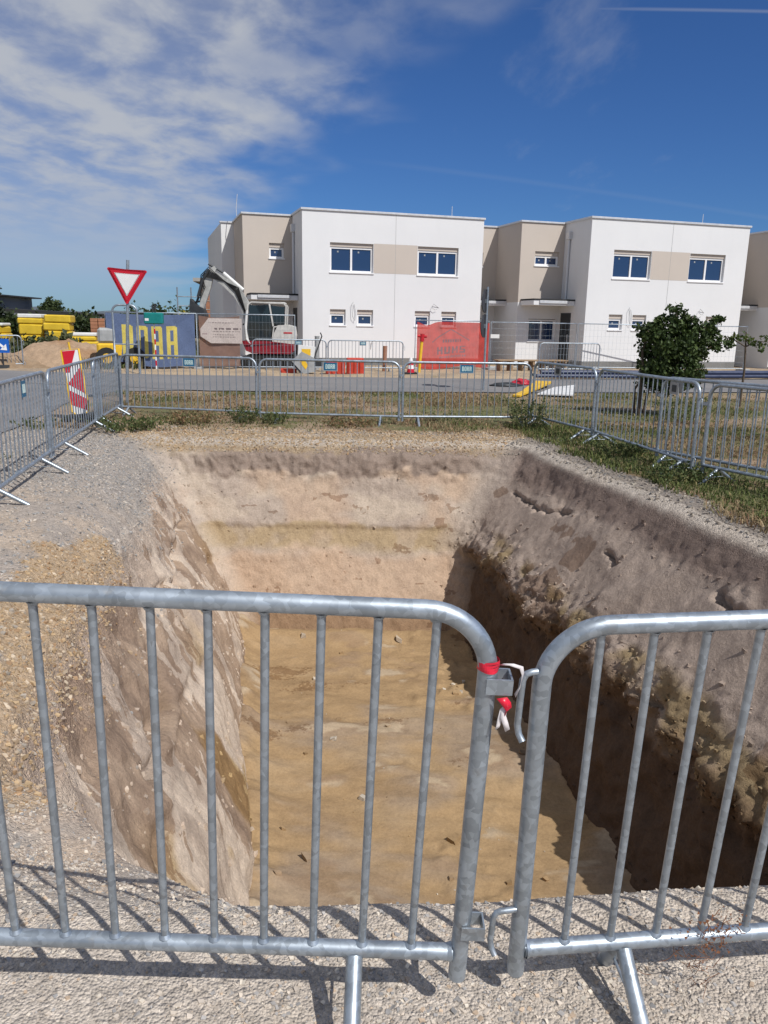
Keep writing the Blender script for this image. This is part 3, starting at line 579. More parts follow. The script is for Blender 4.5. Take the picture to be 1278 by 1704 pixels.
q = np.c_[rng.uniform(-30, -8, 30000), rng.uniform(25, 60, 30000), np.zeros(30000)]; dn = fbm(q, .25, 3, off=15); fr = np.interp(q[:, 0], [-30, -20, -11, -8], [31, 29, 25.8, 25.6]); q = q[(q[:, 1] > fr) & (dn > .42)]
blades('field_grass', q, rng.uniform(.15, .6, len(q)), .8, pal(len(q), [(.24, .20, .09), (.12, .14, .05), (.09, .11, .04), (.33, .27, .14)], (3, 2, 3, 2)), 'rough grass and scrub on the waste ground beyond the road', 'grass', .03)

# ================================================================== crowd barriers
BARS = {}
SP = .1175
def barrier(name, label, x, y, x2, y2, z=0.0, SP=SP, L=None, group='crowd barriers', bars=True, feet=(.18, .82), pose=None, plate=None, hooks=True, tscale=1.0, nseg=8, z2=None, hookend=True):
    """tubular steel barrier running from (x,y) to (x2,y2)"""
    d = math.hypot(x2 - x, y2 - y); L = L or d; rz = math.atan2(y2 - y, x2 - x)
    t = thing(name, label, 'barrier', (x, y, z), rz, group)
    if pose: t.matrix_world = pose
    elif z2 is not None: t.rotation_euler = (0, -math.atan2(z2 - z, L), rz)
    PB, BR, TR, rr = .09, .165, 1.065, .021 * tscale; ra = .14
    pth = [(0, 0, PB), (0, 0, .5), (0, 0, TR - ra)]
    for i in range(1, nseg + 1):
        a = math.pi / 2 * i / nseg; pth.append((ra - ra * math.cos(a), 0, TR - ra + ra * math.sin(a)))
    pth += [(L * .5, 0, TR)]
    for i in range(0, nseg + 1):
        a = math.pi / 2 * i / nseg; pth.append((L - ra + ra * math.sin(a), 0, TR - ra + ra * math.cos(a)))
    pth += [(L, 0, .5), (L, 0, PB)]
    MB().tube(pth, rr, 14 if pose else 8).build('frame', GALV, t)
    MB().tube([(rr * .8, 0, BR), (L / 2, 0, BR), (L - rr * .8, 0, BR)], rr * .95, 14 if pose else 8).build('bottom_rail', GALV, t)
    n = max(2, round(L / SP)); key = (bool(pose), tscale)
    if key not in BARS: BARS[key] = MB().tube([(0, 0, BR + .012), (0, 0, .6), (0, 0, TR - .012)], (.0095 if pose else .0078) * tscale, 10 if pose else 6, False).mesh('bar', GALV)
    if bars:
        for i in range(1, n):
            o = link('bar', BARS[key], t, (L * i / n, 0, 0)); o.rotation_euler = (0, random.gauss(0, .002), random.uniform(0, 6))
            zt = TR - ra + math.sqrt(max(0, ra * ra - (ra - min(L * i / n, L - L * i / n)) ** 2)) if min(L * i / n, L - L * i / n) < ra else TR
            if zt < TR - .004: o.scale = (1, 1, (zt) / TR)
    for fx_ in feet:
        m = MB(); w = .27
        for s in (-1, 1): m.tube([(L * fx_, s * .012, BR - .015), (L * fx_, s * w if s < 0 or not pose else .085, -.005)], rr * .95, 10 if pose else 7)
        f = m.build('foot', GALV, t); MB().tube([(L * fx_, -w * .62, BR * .42), (L * fx_, w * .62 if not pose else .05, BR * .42)], .004, 6).build('brace', GALV, f)
    if hooks:
        for zz_ in (.22, .90):
            h = [(L if hookend else 0, 0, zz_)]; s = 1 if hookend else -1; b = L if hookend else 0
            h = [(b + s * .012, 0, zz_), (b + s * .05, 0, zz_), (b + s * .062, 0, zz_ - .012), (b + s * .064, 0, zz_ - .115), (b + s * .056, -.012, zz_ - .14)]
            MB().tube(h, .0065, 8).build('hook', GALV, t)
            b = 0 if hookend else L; s = -1 if hookend else 1; zb_ = zz_ - .05
            m = MB(); xa, xb = (b, b + s * .058) if s > 0 else (b + s * .058, b)
            m.box(xa, xb, -.024, -.021, zb_ - .018, zb_ + .018); m.box(xa, xb, .021, .024, zb_ - .018, zb_ + .018)
            e = b + s * .058; m.box(min(e, e + s * .003), max(e, e + s * .003), -.024, .024, zb_ - .0175, zb_ + .0175); m.build('bracket', GALV, t)
    if plate:
        u, w, h, kind = plate; c = L * u; front = -.012; m = MB(); m.box(c - w / 2, c + w / 2, front - .004, front, TR - .03 - h, TR - .03)
        pm = m.build('sign_plate', {'dorr': PLATEB, 'grey': GREYP, 'white': PLATEB}[kind], t)
        if kind == 'dorr':
            m = MB(); rim = .012
            letters(m, 'DORR', c - w * .36, c + w * .36, TR - .03 - h * .80, TR - .03 - h * .22, front - .0065, front - .0045); m.build('lettering', PLATEL, pm)
            m = MB(); 
            for (a, b_, e, g_) in ((c - w / 2 - rim, c + w / 2 + rim, TR - .03 - h - rim, TR - .03 - h), (c - w / 2 - rim, c - w / 2, TR - .03 - h, TR - .03), (c + w / 2, c + w / 2 + rim, TR - .03 - h, TR - .03)): m.box(a, b_, front - .005, front + .001, e, g_)
            m.build('plate_rim', GREYP, pm)
        elif kind == 'white':
            MB().box(c - w * .36, c + w * .36, front - .0065, front - .0045, TR - .03 - h * .75, TR - .03 - h * .2).build('white_field', PLATEL, pm)
        elif kind == 'grey':
            MB().box(c - w * .25, c + w * .25, front - .0065, front - .0045, TR - .03 - h * .8, TR - .03 - h * .22).build('dark_field', DARKST, pm)
    return t
def letters(m, txt, x0, x1, z0, z1, y0, y1):
    n = len(txt); w = (x1 - x0) / (n - .22); lw = w * .78; st = lw * .33; h = z1 - z0; sb = h * .13; ch = lw * .16
    for i, c in enumerate(txt):
        a = x0 + i * w; b = a + lw
        def bx(p, q, r, s): m.box(p, q, y0, y1, r, s)
        bx(a, a + st, z0 + (ch if c == 'O' else 0), z1 - (ch if c == 'O' else 0)) if c in 'DORHUM' else None
        if c in 'DO':
            bx(a + (ch if c == 'O' else st), b - ch, z1 - sb, z1); bx(a + (ch if c == 'O' else st), b - ch, z0, z0 + sb); bx(b - st, b, z0 + ch, z1 - ch)
        if c == 'R':
            bx(a + st, b - ch, z1 - sb, z1); bx(b - st, b, z0 + h * .52, z1 - ch); bx(a + st, b - st * .6, z0 + h * .42, z0 + h * .42 + sb); bx(b - st, b, z0, z0 + h * .42)

def pose(x0, y0, z0, yaw, roll, lean, shift=0.0):
    """z0 is the height of the post bottom (.09 up in the model)"""
    M_ = Matrix.Translation((x0, y0, z0)) @ Matrix.Rotation(yaw, 4, 'Z') @ Matrix.Rotation(-lean, 4, 'X') @ Matrix.Rotation(roll, 4, 'Y') @ Matrix.Translation((-shift, 0, -.09))
    return M_
LN = SP * 20
near_l = barrier('crowd_barrier', 'large galvanised barrier in the left foreground with red tape on its post', 0, 0, LN, 0, pose=pose(.197, 1.588, .115, R(.6), R(1.8), R(-4.5), LN), feet=(.14, .893), hookend=False, hooks=False, nseg=14)
near_r = barrier('crowd_barrier', 'large galvanised barrier in the right foreground with dry weeds caught in it', 0, 0, LN, 0, pose=pose(.350, 1.64, .082, R(5.5), R(-1.0), R(-6.6)), feet=(.115, .86), hooks=False, nseg=14)
# fittings that join the two near panels: brackets on the left post, bent rods on the right post
for zz_ in (.245, .905):
    m = MB(); b = LN
    w_ = .048; m.box(b - .004, b + w_, -.026, -.022, zz_ - .018, zz_ + .018); m.box(b - .004, b + w_, .022, .026, zz_ - .018, zz_ + .018); m.box(b + w_, b + w_ + .004, -.026, .026, zz_ - .0175, zz_ + .0175)
    m.build('bracket', GALV, near_l)
for zz_, h_, h2_ in ((.305, .072, .09), (.965, .048, .13)):
    MB().tube([(-.015, -.01, zz_), (-h_ + .02, -.012, zz_), (-h_ + .009, -.012, zz_ - .004), (-h_ + .002, -.012, zz_ - .018), (-h_, -.012, zz_ - .06), (-h_ - .002, -.012, zz_ - h2_), (-h_ + .001, -.018, zz_ - h2_ - .02), (-h_ + .007, -.030, zz_ - h2_ - .032)], .0075, 10).build('hook_rod', GALV, near_r)
for nb_ in (near_l, near_r):
    m = MB()
    for i in range(1, 20):
        x_ = LN * i / 20
        for z0_, z1_ in ((.183, .192), (1.048, 1.039)):
            m.tube([(x_, 0, z0_), (x_, 0, z1_ if z0_ < .5 else z1_)], [.0155, .0098], 10, False)
    for x_, s_ in ((0, 1), (LN, -1)): m.tube([(x_ + s_ * .020, 0, .165), (x_ + s_ * .030, 0, .165)], [.0245, .0202], 12, False)
    m.build('weld_beads', GALV, nb_)['kind'] = 'stuff'
# red and white tape knotted round the post
tp_ = link('barrier_tape', None); tp_.parent = None; tag(tp_, 'scrap of red and white warning tape knotted round the left foreground post', 'tape')
tp_.matrix_world = near_l.matrix_world @ Matrix.Translation((LN, 0, 0))
m = MB()
nb = 28
for k in range(4):
    m.add([((.0228 + .0012 * math.sin(3 * a + k + e)) * math.cos(a), (.0228 + .0012 * math.sin(3 * a + k + e)) * math.sin(a), .934 + .0065 * (k + e) + .0015 * math.sin(2 * a + k)) for e in (0, 1) for a in [2 * math.pi * i / nb for i in range(nb)]], [(i, (i + 1) % nb, nb + (i + 1) % nb, nb + i) for i in range(nb)], False)
m.build('wrap', TAPER, tp_)
def ribbon(path, w, name, mat, tw=0.0):
    m = MB(); v = []
    for i, p in enumerate(path):
        a = tw * i; v += [(p[0] - w * math.cos(a), p[1] - w * math.sin(a) * .6, p[2]), (p[0] + w * math.cos(a), p[1] + w * math.sin(a) * .6, p[2] + .004)]
    m.add(v, [(2 * i, 2 * i + 1, 2 * i + 3, 2 * i + 2) for i in range(len(path) - 1)], True); o = m.build(name, mat, tp_); s = o.modifiers.new('t', 'SOLIDIFY'); s.thickness = .0012
ribbon([(.026, -.012, .950), (.045, -.02, .955), (.066, -.018, .948), (.072, -.012, .93), (.070, -.01, .90), (.060, -.016, .880)], .005, 'loop', TAPEW, .35)
ribbon([(.030, -.03, .882), (.040, -.032, .870), (.047, -.032, .857), (.040, -.03, .846)], .011, 'red_end', TAPER, .5)
ribbon([(.038, -.03, .862), (.036, -.034, .84), (.042, -.036, .825), (.048, -.036, .808)], .006, 'white_end', TAPEW, .2)
ribbon([(.034, -.03, .858), (.030, -.032, .835), (.028, -.034, .818), (.026, -.034, .810)], .005, 'red_tail', TAPEW, .2)
# dry weed caught in the right panel
def twigs(m, c, n, r, w):
    for _ in range(n):
        p = [Vector(c) + Vector((random.gauss(0, r), random.gauss(0, r * .4), random.gauss(0, r * .7)))]; d = Vector((random.gauss(0, 1), random.gauss(0, .5), random.gauss(0, .8))).normalized()
        for k in range(4): d = (d + Vector((random.gauss(0, .6), random.gauss(0, .5), random.gauss(0, .6)))).normalized(); p.append(p[-1] + d * r * .35)
        m.tube(p, w, 4, False)
m = MB(); twigs(m, (.52, -.02, .19), 22, .026, .0010); twigs(m, (.47, -.02, .10), 26, .045, .0008)
for _ in range(150):
    c = Vector((random.gauss(.50, .045), random.gauss(-.02, .02), random.gauss(.17, .05))); a = random.uniform(0, 6); s = random.uniform(.004, .010)
    m.add([c, c + Vector((math.cos(a), .3, math.sin(a))) * s, c + Vector((math.cos(a + 1), -.2, math.sin(a + 1))) * s], [(0, 1, 2)])
o = m.build('dry_weed', paint('dead brown weed', (.20, .085, .04), .9)); o.matrix_world = near_r.matrix_world; tag(o, 'tangle of dry reddish weed caught on the right foreground barrier', 'weed', kind='stuff')

DL = (.5, .20, .115, 'dorr')
barrier('crowd_barrier', 'left row barrier cut by the picture edge, with a small blue-white plate', -3.36, 6.35, -3.84, 8.86, SP=.14, plate=(.62, .15, .16, 'white'))
barrier('crowd_barrier', 'middle galvanised barrier of the left row, in front of the red-white chevron board', -3.86, 8.98, -4.45, 12.25, SP=.155)
barrier('crowd_barrier', 'far end barrier of the left row reaching the corner under the yield sign', -4.36, 11.75, -4.72, 13.95, SP=.14)
barrier('crowd_barrier', 'leftmost barrier of the back row behind the pit, below the blue banner', -4.66, 13.85, -2.20, 13.36, plate=(.52, .21, .13, 'dorr'), feet=(.05, .9), z=-.02)
barrier('crowd_barrier', 'middle barrier of the back row behind the pit, in front of the red boxes', -2.14, 13.34, .22, 13.15, plate=(.51, .22, .13, 'dorr'), feet=(.13, .87), z=-.03)
barrier('crowd_barrier', 'right barrier of the back row behind the pit, below the red banner', .28, 13.15, 2.44, 13.38, plate=(.49, .22, .13, 'dorr'), feet=(.12, .93), z=-.03)
barrier('crowd_barrier', 'first barrier of the right row, by the back corner beside the white board', 2.50, 13.36, 3.06, 11.55, plate=(.42, .22, .14, 'grey'), feet=(.1, .9))
barrier('crowd_barrier', 'second barrier of the right row, in front of the leafy young tree', 3.08, 11.45, 3.52, 8.85, plate=(.80, .20, .14, 'grey'), feet=(.06, .93))
barrier('crowd_barrier', 'barrier overlapping behind the second barrier of the right row', 3.42, 9.75, 4.72, 7.45, feet=(.07, .9), plate=(.08, .18, .13, 'grey'))
barrier('crowd_barrier', 'rightmost barrier of the right row, cut by the picture edge', 3.58, 8.70, 4.70, 6.55, feet=(.09, .9))
barrier('crowd_barrier', 'barrier beyond the road in front of the red and white excavator', -4.45, 26.4, -2.05, 26.9, plate=(.62, .2, .12, 'dorr'), group='barriers beyond the road')
barrier('crowd_barrier', 'barrier beyond the road before the white wall with a brown stake', -1.98, 26.9, .55, 27.3, plate=(.46, .2, .12, 'dorr'), group='barriers beyond the road')
barrier('crowd_barrier', 'barrier beyond the road before the entrance of the right-hand house', 5.4, 28.2, 7.7, 28.9, group='barriers beyond the road')
barrier('crowd_barrier', 'small barrier carrying the blue arrow sign at the far left', -12.9, 25.4, -11.8, 25.9, L=1.15, group='barriers beyond the road')

# ================================================================== site fences and banners
def meshfence(name, label, x, y, x2, y2, h=1.78, vert=.12, z=0.0, group='mesh site fences'):
    L = math.hypot(x2 - x, y2 - y); t = thing(name, label, 'fence', (x, y, z), math.atan2(y2 - y, x2 - x), group); r = .02
    MB().tube([(0, 0, .02), (0, 0, h), (L, 0, h), (L, 0, .02)], r, 8).build('frame', GALV, t)
    MB().tube([(0, 0, .12), (L, 0, .12)], r * .8, 8).build('bottom_rail', GALV, t)
    m = MB(); n = int(L / vert)
    for i in range(1, n): m.tube([(L * i / n, 0, .12), (L * i / n, 0, h)], .0022, 4, False)
    for i in range(1, 7): m.tube([(0, 0, .12 + (h - .12) * i / 7), (L, 0, .12 + (h - .12) * i / 7)], .0025, 4, False)
    w = m.build('wire_mesh', GALV, t); w['kind'] = 'stuff'
    for e in (0, L): MB().box(e - .11, e + .11, -.33, .33, 0, .12, .02).build('foot_block', GREYP, t)
    return t, L
def cloth(name, t, x0, x1, z0f, z1f, mat, cfun, yoff=-.035, nx=120, nz=64, wr=.05, seed=0):
    """hanging cloth in the fence plane; z0f/z1f give the lower and upper edge over u, cfun the print"""
    u, w = np.meshgrid(np.linspace(0, 1, nx), np.linspace(0, 1, nz)); u = u.ravel(); w = w.ravel(); zl, zh = z0f(u), z1f(u); zz_ = zl + (zh - zl) * w; xx = x0 + (x1 - x0) * u
    pp = np.c_[xx * .9 + zz_ * .35, zz_ * .5, np.full(len(u), seed * 3.1)]; fold = (fbm(pp, 1.4, 3) - .5) + .35 * (fbm(pp * np.array([1, .3, 1]), 4, 3) - .5) + .5 * (fbm(np.c_[xx * .8 - zz_, zz_ * .2, u * 0 + seed], 2.2, 2) - .5)
    ed = np.minimum(1, 6 * np.minimum(np.minimum(u, 1 - u), 1 - w)) ; vv = np.c_[xx, yoff - .05 - wr * 2.2 * fold * (.3 + .7 * ed), zz_]
    vv[:, 1] = np.minimum(vv[:, 1], -.026)
    j, i = np.meshgrid(np.arange(nz - 1), np.arange(nx - 1), indexing='ij'); a = (j * nx + i).ravel()
    return link(name, npmesh(name, vv, np.c_[a, a + 1, a + nx + 1, a + nx], mat, cfun(u, w, xx, zz_), True), t)
FONT = {'D': ["1110", "1001", "1001", "1001", "1001", "1001", "1110"], 'O': ["0110", "1001", "1001", "1001", "1001", "1001", "0110"], 'R': ["1110", "1001", "1001", "1110", "1001", "1001", "1001"]}
def block_text(u, w, txt, u0, u1, w0, w1):
    """mask of condensed block capitals over cloth coordinates"""
    n = len(txt); cw = (u1 - u0) / n; a = (u - u0) / cw; k = np.clip(np.floor(a).astype(int), 0, n - 1); fx_ = (a - k) / .74; fz_ = (w - w0) / (w1 - w0); M_ = np.zeros(len(u), bool); ok = (fx_ >= 0) & (fx_ <= 1) & (fz_ >= 0) & (fz_ <= 1) & (a >= 0) & (a < n)
    s, b = .34, .12
    for i, c in enumerate(txt):
        q = ok & (k == i); l = fx_ < s; r_ = fx_ > 1 - s; top = fz_ > 1 - b; bot = fz_ < b; crn = ((fx_ > .88) & ((fz_ > .965) | (fz_ < .035)))
        if c == 'D': m_ = (l | r_ | top | bot) & ~crn
        elif c == 'O': m_ = (l | r_ | top | bot) & ~crn & ~((fx_ < .12) & ((fz_ > .965) | (fz_ < .035)))
        elif c == 'R': m_ = (l | top | (r_ & (np.abs(fz_ - .47) > .03)) | (np.abs(fz_ - .47) < b / 2)) & ~((fx_ > .88) & (fz_ > .965))
        elif c == 'H': m_ = l | r_ | (np.abs(fz_ - .5) < .12)
        elif c == 'U': m_ = l | r_ | (fz_ < .2)
        elif c == 'M': m_ = (fx_ < .26) | (fx_ > .74) | ((np.abs(np.abs(fx_ - .5) * 1.6 + .35 - fz_ - .0) < .16) & (fz_ > .3))
        elif c == 'S': m_ = (fz_ > .83) | (fz_ < .17) | (np.abs(fz_ - .5) < .09) | ((fx_ < .3) & (fz_ > .5)) | ((fx_ > .7) & (fz_ < .5))
        M_ |= q & m_
    return M_
f1_, L1 = meshfence('mesh_fence', 'mesh site fence panel carrying the blue banner left of the excavator', -9.35, 26.6, -6.42, 27.0, h=1.86)
def blue(u, w, x, z):
    c = np.tile(C(.11, .15, .26), (len(u), 1)).astype(float); c[block_text(u, w, 'DORR', .17, .84, .16, .78)] = (.60, .50, .12); return c
cloth('banner', f1_, .04, L1 - .05, lambda u: .22 - .17 * u + .05 * np.sin(u * 9), lambda u: 1.84 - .05 * np.sin(np.pi * u), PRINT, blue, nx=190, nz=100, wr=.045, seed=1)
f2_, L2 = meshfence('mesh_fence', 'mesh site fence panel in front of the excavator with a brown screen', -6.38, 27.0, -3.15, 27.35, h=1.86)
def brownc(u, w, x, z): return np.tile(C(.30, .185, .145), (len(u), 1)).astype(float)
cloth('privacy_screen', f2_, .05, L2 * .43, lambda u: .14 + u * 0, lambda u: 1.80 - .06 * np.sin(np.pi * u) + 0 * u, BROWNNET, brownc, nx=40, nz=40, wr=.02, seed=2)
def paperc(u, w, x, z):
    c = np.tile(C(.50, .44, .41), (len(u), 1)).astype(float)
    for a, b, s, e, k in ((.80, .83, .2, .8, 60), (.55, .61, .30, .97, 24), (.46, .49, .3, .95, 50), (.33, .36, .3, .8, 60), (.24, .27, .3, .85, 60)):
        mk = (w > a) & (w < b) & (u > s) & (u < e) & (np.sin(u * k * 3) + np.sin(u * k * 1.7 + w * 9) > -.5); c[mk] = (.16, .13, .13)
    mk = (u > .03) & (u < .16) & (np.abs(w - .33) < .035) & (np.sin(u * 130) > -.3); c[mk] = (.18, .10, .12); return c
cloth('notice', f2_, .10, L2 * .455, lambda u: .90 + .22 * np.maximum(0, .25 - u) / .25, lambda u: 1.72 - .35 * np.maximum(0, .2 - u) / .2, PRINT, paperc, yoff=-.085, nx=110, nz=70, wr=.025, seed=3)
f3_, L3 = meshfence('mesh_fence', 'mesh site fence panel carrying the red banner before the white house', 1.02, 29.0, 3.78, 29.75, h=1.78)
def redc(u, w, x, z):
    c = np.tile(C(.58, .065, .05), (len(u), 1)).astype(float); g_ = C(.20, .085, .10)
    roof = np.abs(w - (.84 - .95 * np.abs(u - .47))) < .012; roof &= (np.abs(u - .47) < .26) & (w > .55); c[roof] = g_; c[block_text(u, w, 'HUMS', .28, .70, .31, .47)] = g_
    mk = (w > .56) & (w < .62) & (u > .36) & (u < .62) & (np.sin(u * 190) > -.35); c[mk] = g_; mk = (w > .22) & (w < .26) & (u > .3) & (u < .68) & (np.sin(u * 200) > -.2); c[mk] = g_ * 1.3; return c
cloth('banner', f3_, .04, L3 - .03, lambda u: .10 - .06 * np.sin(u * 7), lambda u: 1.75 - .14 * np.exp(-((u - .13) / .1) ** 2) - .03 * u, REDNET, redc, nx=180, nz=90, wr=.06, seed=5)
MB().box(L3 + .05, L3 + .40, -.05, -.045, 1.18, 1.32).build('name_tag', WPAINT, f3_)
for a, b, lab in (((3.86, 29.8), (7.25, 30.75), 'mesh site fence panel before the entrance of the right-hand house'), ((7.32, 30.77), (10.8, 31.35), 'mesh fence panel before the white right-hand house, left of the young tree'), ((10.85, 31.35), (14.3, 31.9), 'mesh site fence panel before the right-hand house, at the picture edge')):
    meshfence('mesh_fence', lab, a[0], a[1], b[0], b[1], h=1.76, vert=.16)
for a, b, lab in (((-15.5, 26.2), (-13.3, 27.0), 'mesh site fence panel at the far left picture edge'), ):
    meshfence('mesh_fence', lab, a[0], a[1], b[0], b[1], h=1.5)

# ================================================================== houses
TH = R(17)
def house(name, label, A):
    t = thing(name, label, 'house', (A[0], A[1], -.02), TH); H_ = 5.70; W = 7.30
    def wallo(nm, mat, u0, u1, v, z0, z1, ops, parent=t, dep=.22):
        """wall face at depth v with real window openings and reveals"""
        us = sorted({u0, u1} | {q for o in ops for q in o[:2]}); zs = sorted({z0, z1} | {q for o in ops for q in o[2:4]}); m = MB()
        for i in range(len(us) - 1):
            for j in range(len(zs) - 1):
                cu, cz = (us[i] + us[i + 1]) / 2, (zs[j] + zs[j + 1]) / 2
                if any(o[0] < cu < o[1] and o[2] < cz < o[3] for o in ops): continue
                m.add([(us[i], v, zs[j]), (us[i + 1], v, zs[j]), (us[i + 1], v, zs[j + 1]), (us[i], v, zs[j + 1])], [(0, 1, 2, 3)])
        for a, b, c, d in [o[:4] for o in ops]:
            m.add([(a, v, c), (b, v, c), (b, v, d), (a, v, d), (a, v + dep, c), (b, v + dep, c), (b, v + dep, d), (a, v + dep, d)], [(0, 4, 5, 1), (1, 5, 6, 2), (2, 6, 7, 3), (3, 7, 4, 0)])
        return m.build(nm, mat, parent)
    def window(a, b, c, d, v, n=2, drop=.14):
        d2 = d - drop; fr_ = .075; m = MB(); y0, y1 = v + .10, v + .19
        m.box(a, b, y0, y1, d2 - fr_, d2 - .001); m.box(a, b, y0, y1, c, c + fr_); k = (b - a - fr_) / n
        for i in range(n + 1): m.box(a + i * k, a + i * k + fr_, y0 - .003, y1 - .003, c + fr_ * .5, d2 - .01)
        w = m.build('window', FRAMEW, t)
        if drop > .05: MB().box(a, b, y0 - .03, y1, d2, d - .001).build('shutter_box', TAN, w)
        for i in range(n):
            MB().box(a + i * k + fr_, a + (i + 1) * k, y0 + .035, y0 + .045, c + fr_, d2 - fr_).build('pane', GLASS, w)
            s = a + i * k + fr_ + .28 * k; MB().box(s, s + min(.06, k * .14), y0 + .030, y0 + .034, d2 - fr_ - .13, d2 - fr_ - .07).build('sticker', GREYP, w)
        MB().box(a - .03, b + .03, v - .035, v + .10, c - .045, c + .004, .006).build('sill', FRAMEW, w)
    ops = [(1.06, 2.76, 3.53, 4.60), (4.56, 6.26, 3.53, 4.60), (1.06, 1.68, 1.57, 2.16), (2.14, 2.78, 1.57, 2.16), (4.50, 5.14, 1.57, 2.16), (5.62, 6.26, 1.57, 2.16)]
    wallo('wall', WHITE, 0, W, 0, .27, H_, ops); m = MB()
    for a, b in ((0, 0), (W, W)): m.add([(a, 0, .27), (a, 10, .27), (a, 10, H_), (a, 0, H_)], [(0, 1, 2, 3)])
    m.add([(0, 0, H_ - .1), (W, 0, H_ - .1), (W, 10, H_ - .1), (0, 10, H_ - .1)], [(0, 1, 2, 3)]); m.add([(0, 10, 0), (W, 10, 0), (W, 10, H_), (0, 10, H_)], [(0, 1, 2, 3)]); m.build('side_wall', WHITE, t)
    for o in ops: window(o[0], o[1], o[2], o[3], 0, 2 if o[1] - o[0] > 1 else 1, .14 if o[1] - o[0] > 1 else .16)
    MB().box(-.004, W + .004, -.004, 9.9, -.3, .33).build('plinth', PLINTH, t)
    MB().add([(2.775, -.004, 3.54), (4.545, -.004, 3.54), (4.545, -.004, 4.62), (2.775, -.004, 4.62)], [(0, 1, 2, 3)]).build('beige_panel', TAN, t)
    MB().box(3.644, 3.654, -.006, -.0005, .27, H_).build('joint', GREYP, t)
    m = MB(); e = .05
    m.box(-e, W + e, -e, .22, H_, H_ + .075, .008); m.box(-e, .22, .223, 10, H_, H_ + .073); m.box(W - .22, W + e, .223, 10, H_, H_ + .073); m.build('coping', ZINC, t)
    m = MB(); m.box(3.2, 4.4, 3.0, 4.2, H_ - .1, H_ + .30, .05); r_ = m.build('rooflight', ZINC, t)
    for sgn, a, b in ((-1, -1.95, 0), (1, W, W + 1.95)):
        e0 = a if sgn < 0 else b; T = H_ + .0
        wo_ = [(-.93, -.34, 4.09, 4.66)] if sgn < 0 and A[0] < 0 else ([(-1.30, -.22, 4.05, 4.60)] if sgn < 0 else [(W + .30, W + .90, 4.09, 4.66)])
        wallo('beige_wall', TAN, a, b, 2.0, 2.60, T - .02, wo_); lo_ = [(-1.42, -.16, 1.05, 1.95)] if sgn < 0 else [(W + .3, W + 1.2, 1.05, 1.95)]
        wallo('ground_floor_wall', WHITE, a, b, 2.0, .12, 2.60, lo_)
        m = MB(); m.add([(e0, 2, 2.6), (e0, 10, 2.6), (e0, 10, T - .02), (e0, 2, T - .02)], [(0, 1, 2, 3)]); m.build('side_wall', TAN, t)
        m = MB(); m.add([(e0, 2, .0), (e0, 10, .0), (e0, 10, 2.6), (e0, 2, 2.6)], [(0, 1, 2, 3)]); m.build('side_wall', WHITE, t); MB().add([(a, 2, T - .1), (b, 2, T - .1), (b, 10, T - .1), (a, 10, T - .1)], [(0, 1, 2, 3)]).build('roof', ROOFD, t)
        for o in wo_: window(*o, 2.0, 2 if o[1] - o[0] > .8 else 1, .16)
        for o in lo_: window(*o, 2.0, 2, .02)
        m = MB(); m.box(a - (.05 if sgn < 0 else -.055), b + (.05 if sgn > 0 else -.055), 1.95, 2.2, T - .02, T + .05, .008); m.box(e0 - (.05 if sgn < 0 else .2), e0 + (.05 if sgn > 0 else .2), 2.203, 10, T - .02, T + .048); m.build('coping', ZINC, t)
        MB().box(a + .02, b - .02, 1.985, 9.9, -.3, .12).build('plinth', PLINTH, t)
        # entrance canopy with dark membrane on top
        ca, cb_ = (a + .12, -.006) if sgn < 0 else (W + .006, b - .12)
        cn = MB().box(ca, cb_, .85, 1.997, 2.47, 2.66, .01).build('canopy', WHITE, t); MB().box(ca - .012, cb_, .83, 1.99, 2.665, 2.72).build('membrane', ROOFD, cn); MB().box(ca + .25, cb_ - .3, .80, .845, 2.54, 2.655, .01).build('gutter', ZINC, cn)
        # door on the flank of the white block
        dv = MB(); dx = -.02 if sgn < 0 else W; dv.box(dx, dx + .02, 1.10, 1.90, .15, 2.2); d_ = dv.build('door', DARKST, t); MB().box(dx - .04 if sgn < 0 else dx + .02, dx if sgn < 0 else dx + .06, 1.2, 1.23, 1.0, 1.35).build('handle', ZINC, d_)
        # downpipe with hopper head
        px_ = -.055 if sgn < 0 else W + .055
        dp = MB().tube([(px_, 1.55, 5.15), (px_, 1.55, 2.73)], .05, 10).build('downpipe', ZINC, t); MB().box(px_ - .09, px_ + .09, 1.42, 1.68, 5.05, 5.35, .02).build('hopper', ZINC, dp)
        if sgn < 0 and A[0] < 0: MB().tube([(e0 + .05, 4.2, T), (e0 + .03, 4.2, T + .45), (e0 + .09, 4.2, T + 1.0)], .014, 6).build('lightning_rod', ZINC, t)
    if A[0] < 0:
        wallo('back_wing_wall', WHITE, -2.48, -1.95, 5.0, 0, 5.66, []); MB().add([(-2.48, 5, 0), (-2.48, 12, 0), (-2.48, 12, 5.66), (-2.48, 5, 5.66)], [(0, 1, 2, 3)]).build('side_wall', WHITE, t)
        MB().box(-2.53, -2.003, 4.95, 5.2, 5.66, 5.72).build('coping', ZINC, t)
        # cables hanging out of the wall, waiting for lamps
    for (cu, cz, k) in ((2.0, 2.35, 0), (5.5, 2.3, 1), (2.7, .95, 2)):
        p = {0: [(cu - .02, 0, cz + .1), (cu - .1, -.08, cz), (cu - .07, -.1, cz - .45), (cu + .03, -.08, cz - .6), (cu + .07, -.05, cz - .3), (cu, -.04, cz + .02)], 1: [(cu, 0, cz), (cu - .25, -.08, cz + .15), (cu - .32, -.1, cz), (cu - .2, -.1, cz - .08), (cu - .1, -.08, cz - .05)], 2: [(cu, 0, cz - .3), (cu + .02, -.06, cz), (cu + .1, -.1, cz + .05)]}[k]
        MB().tube(p, .009, 5).build('cable', GREYP, t)
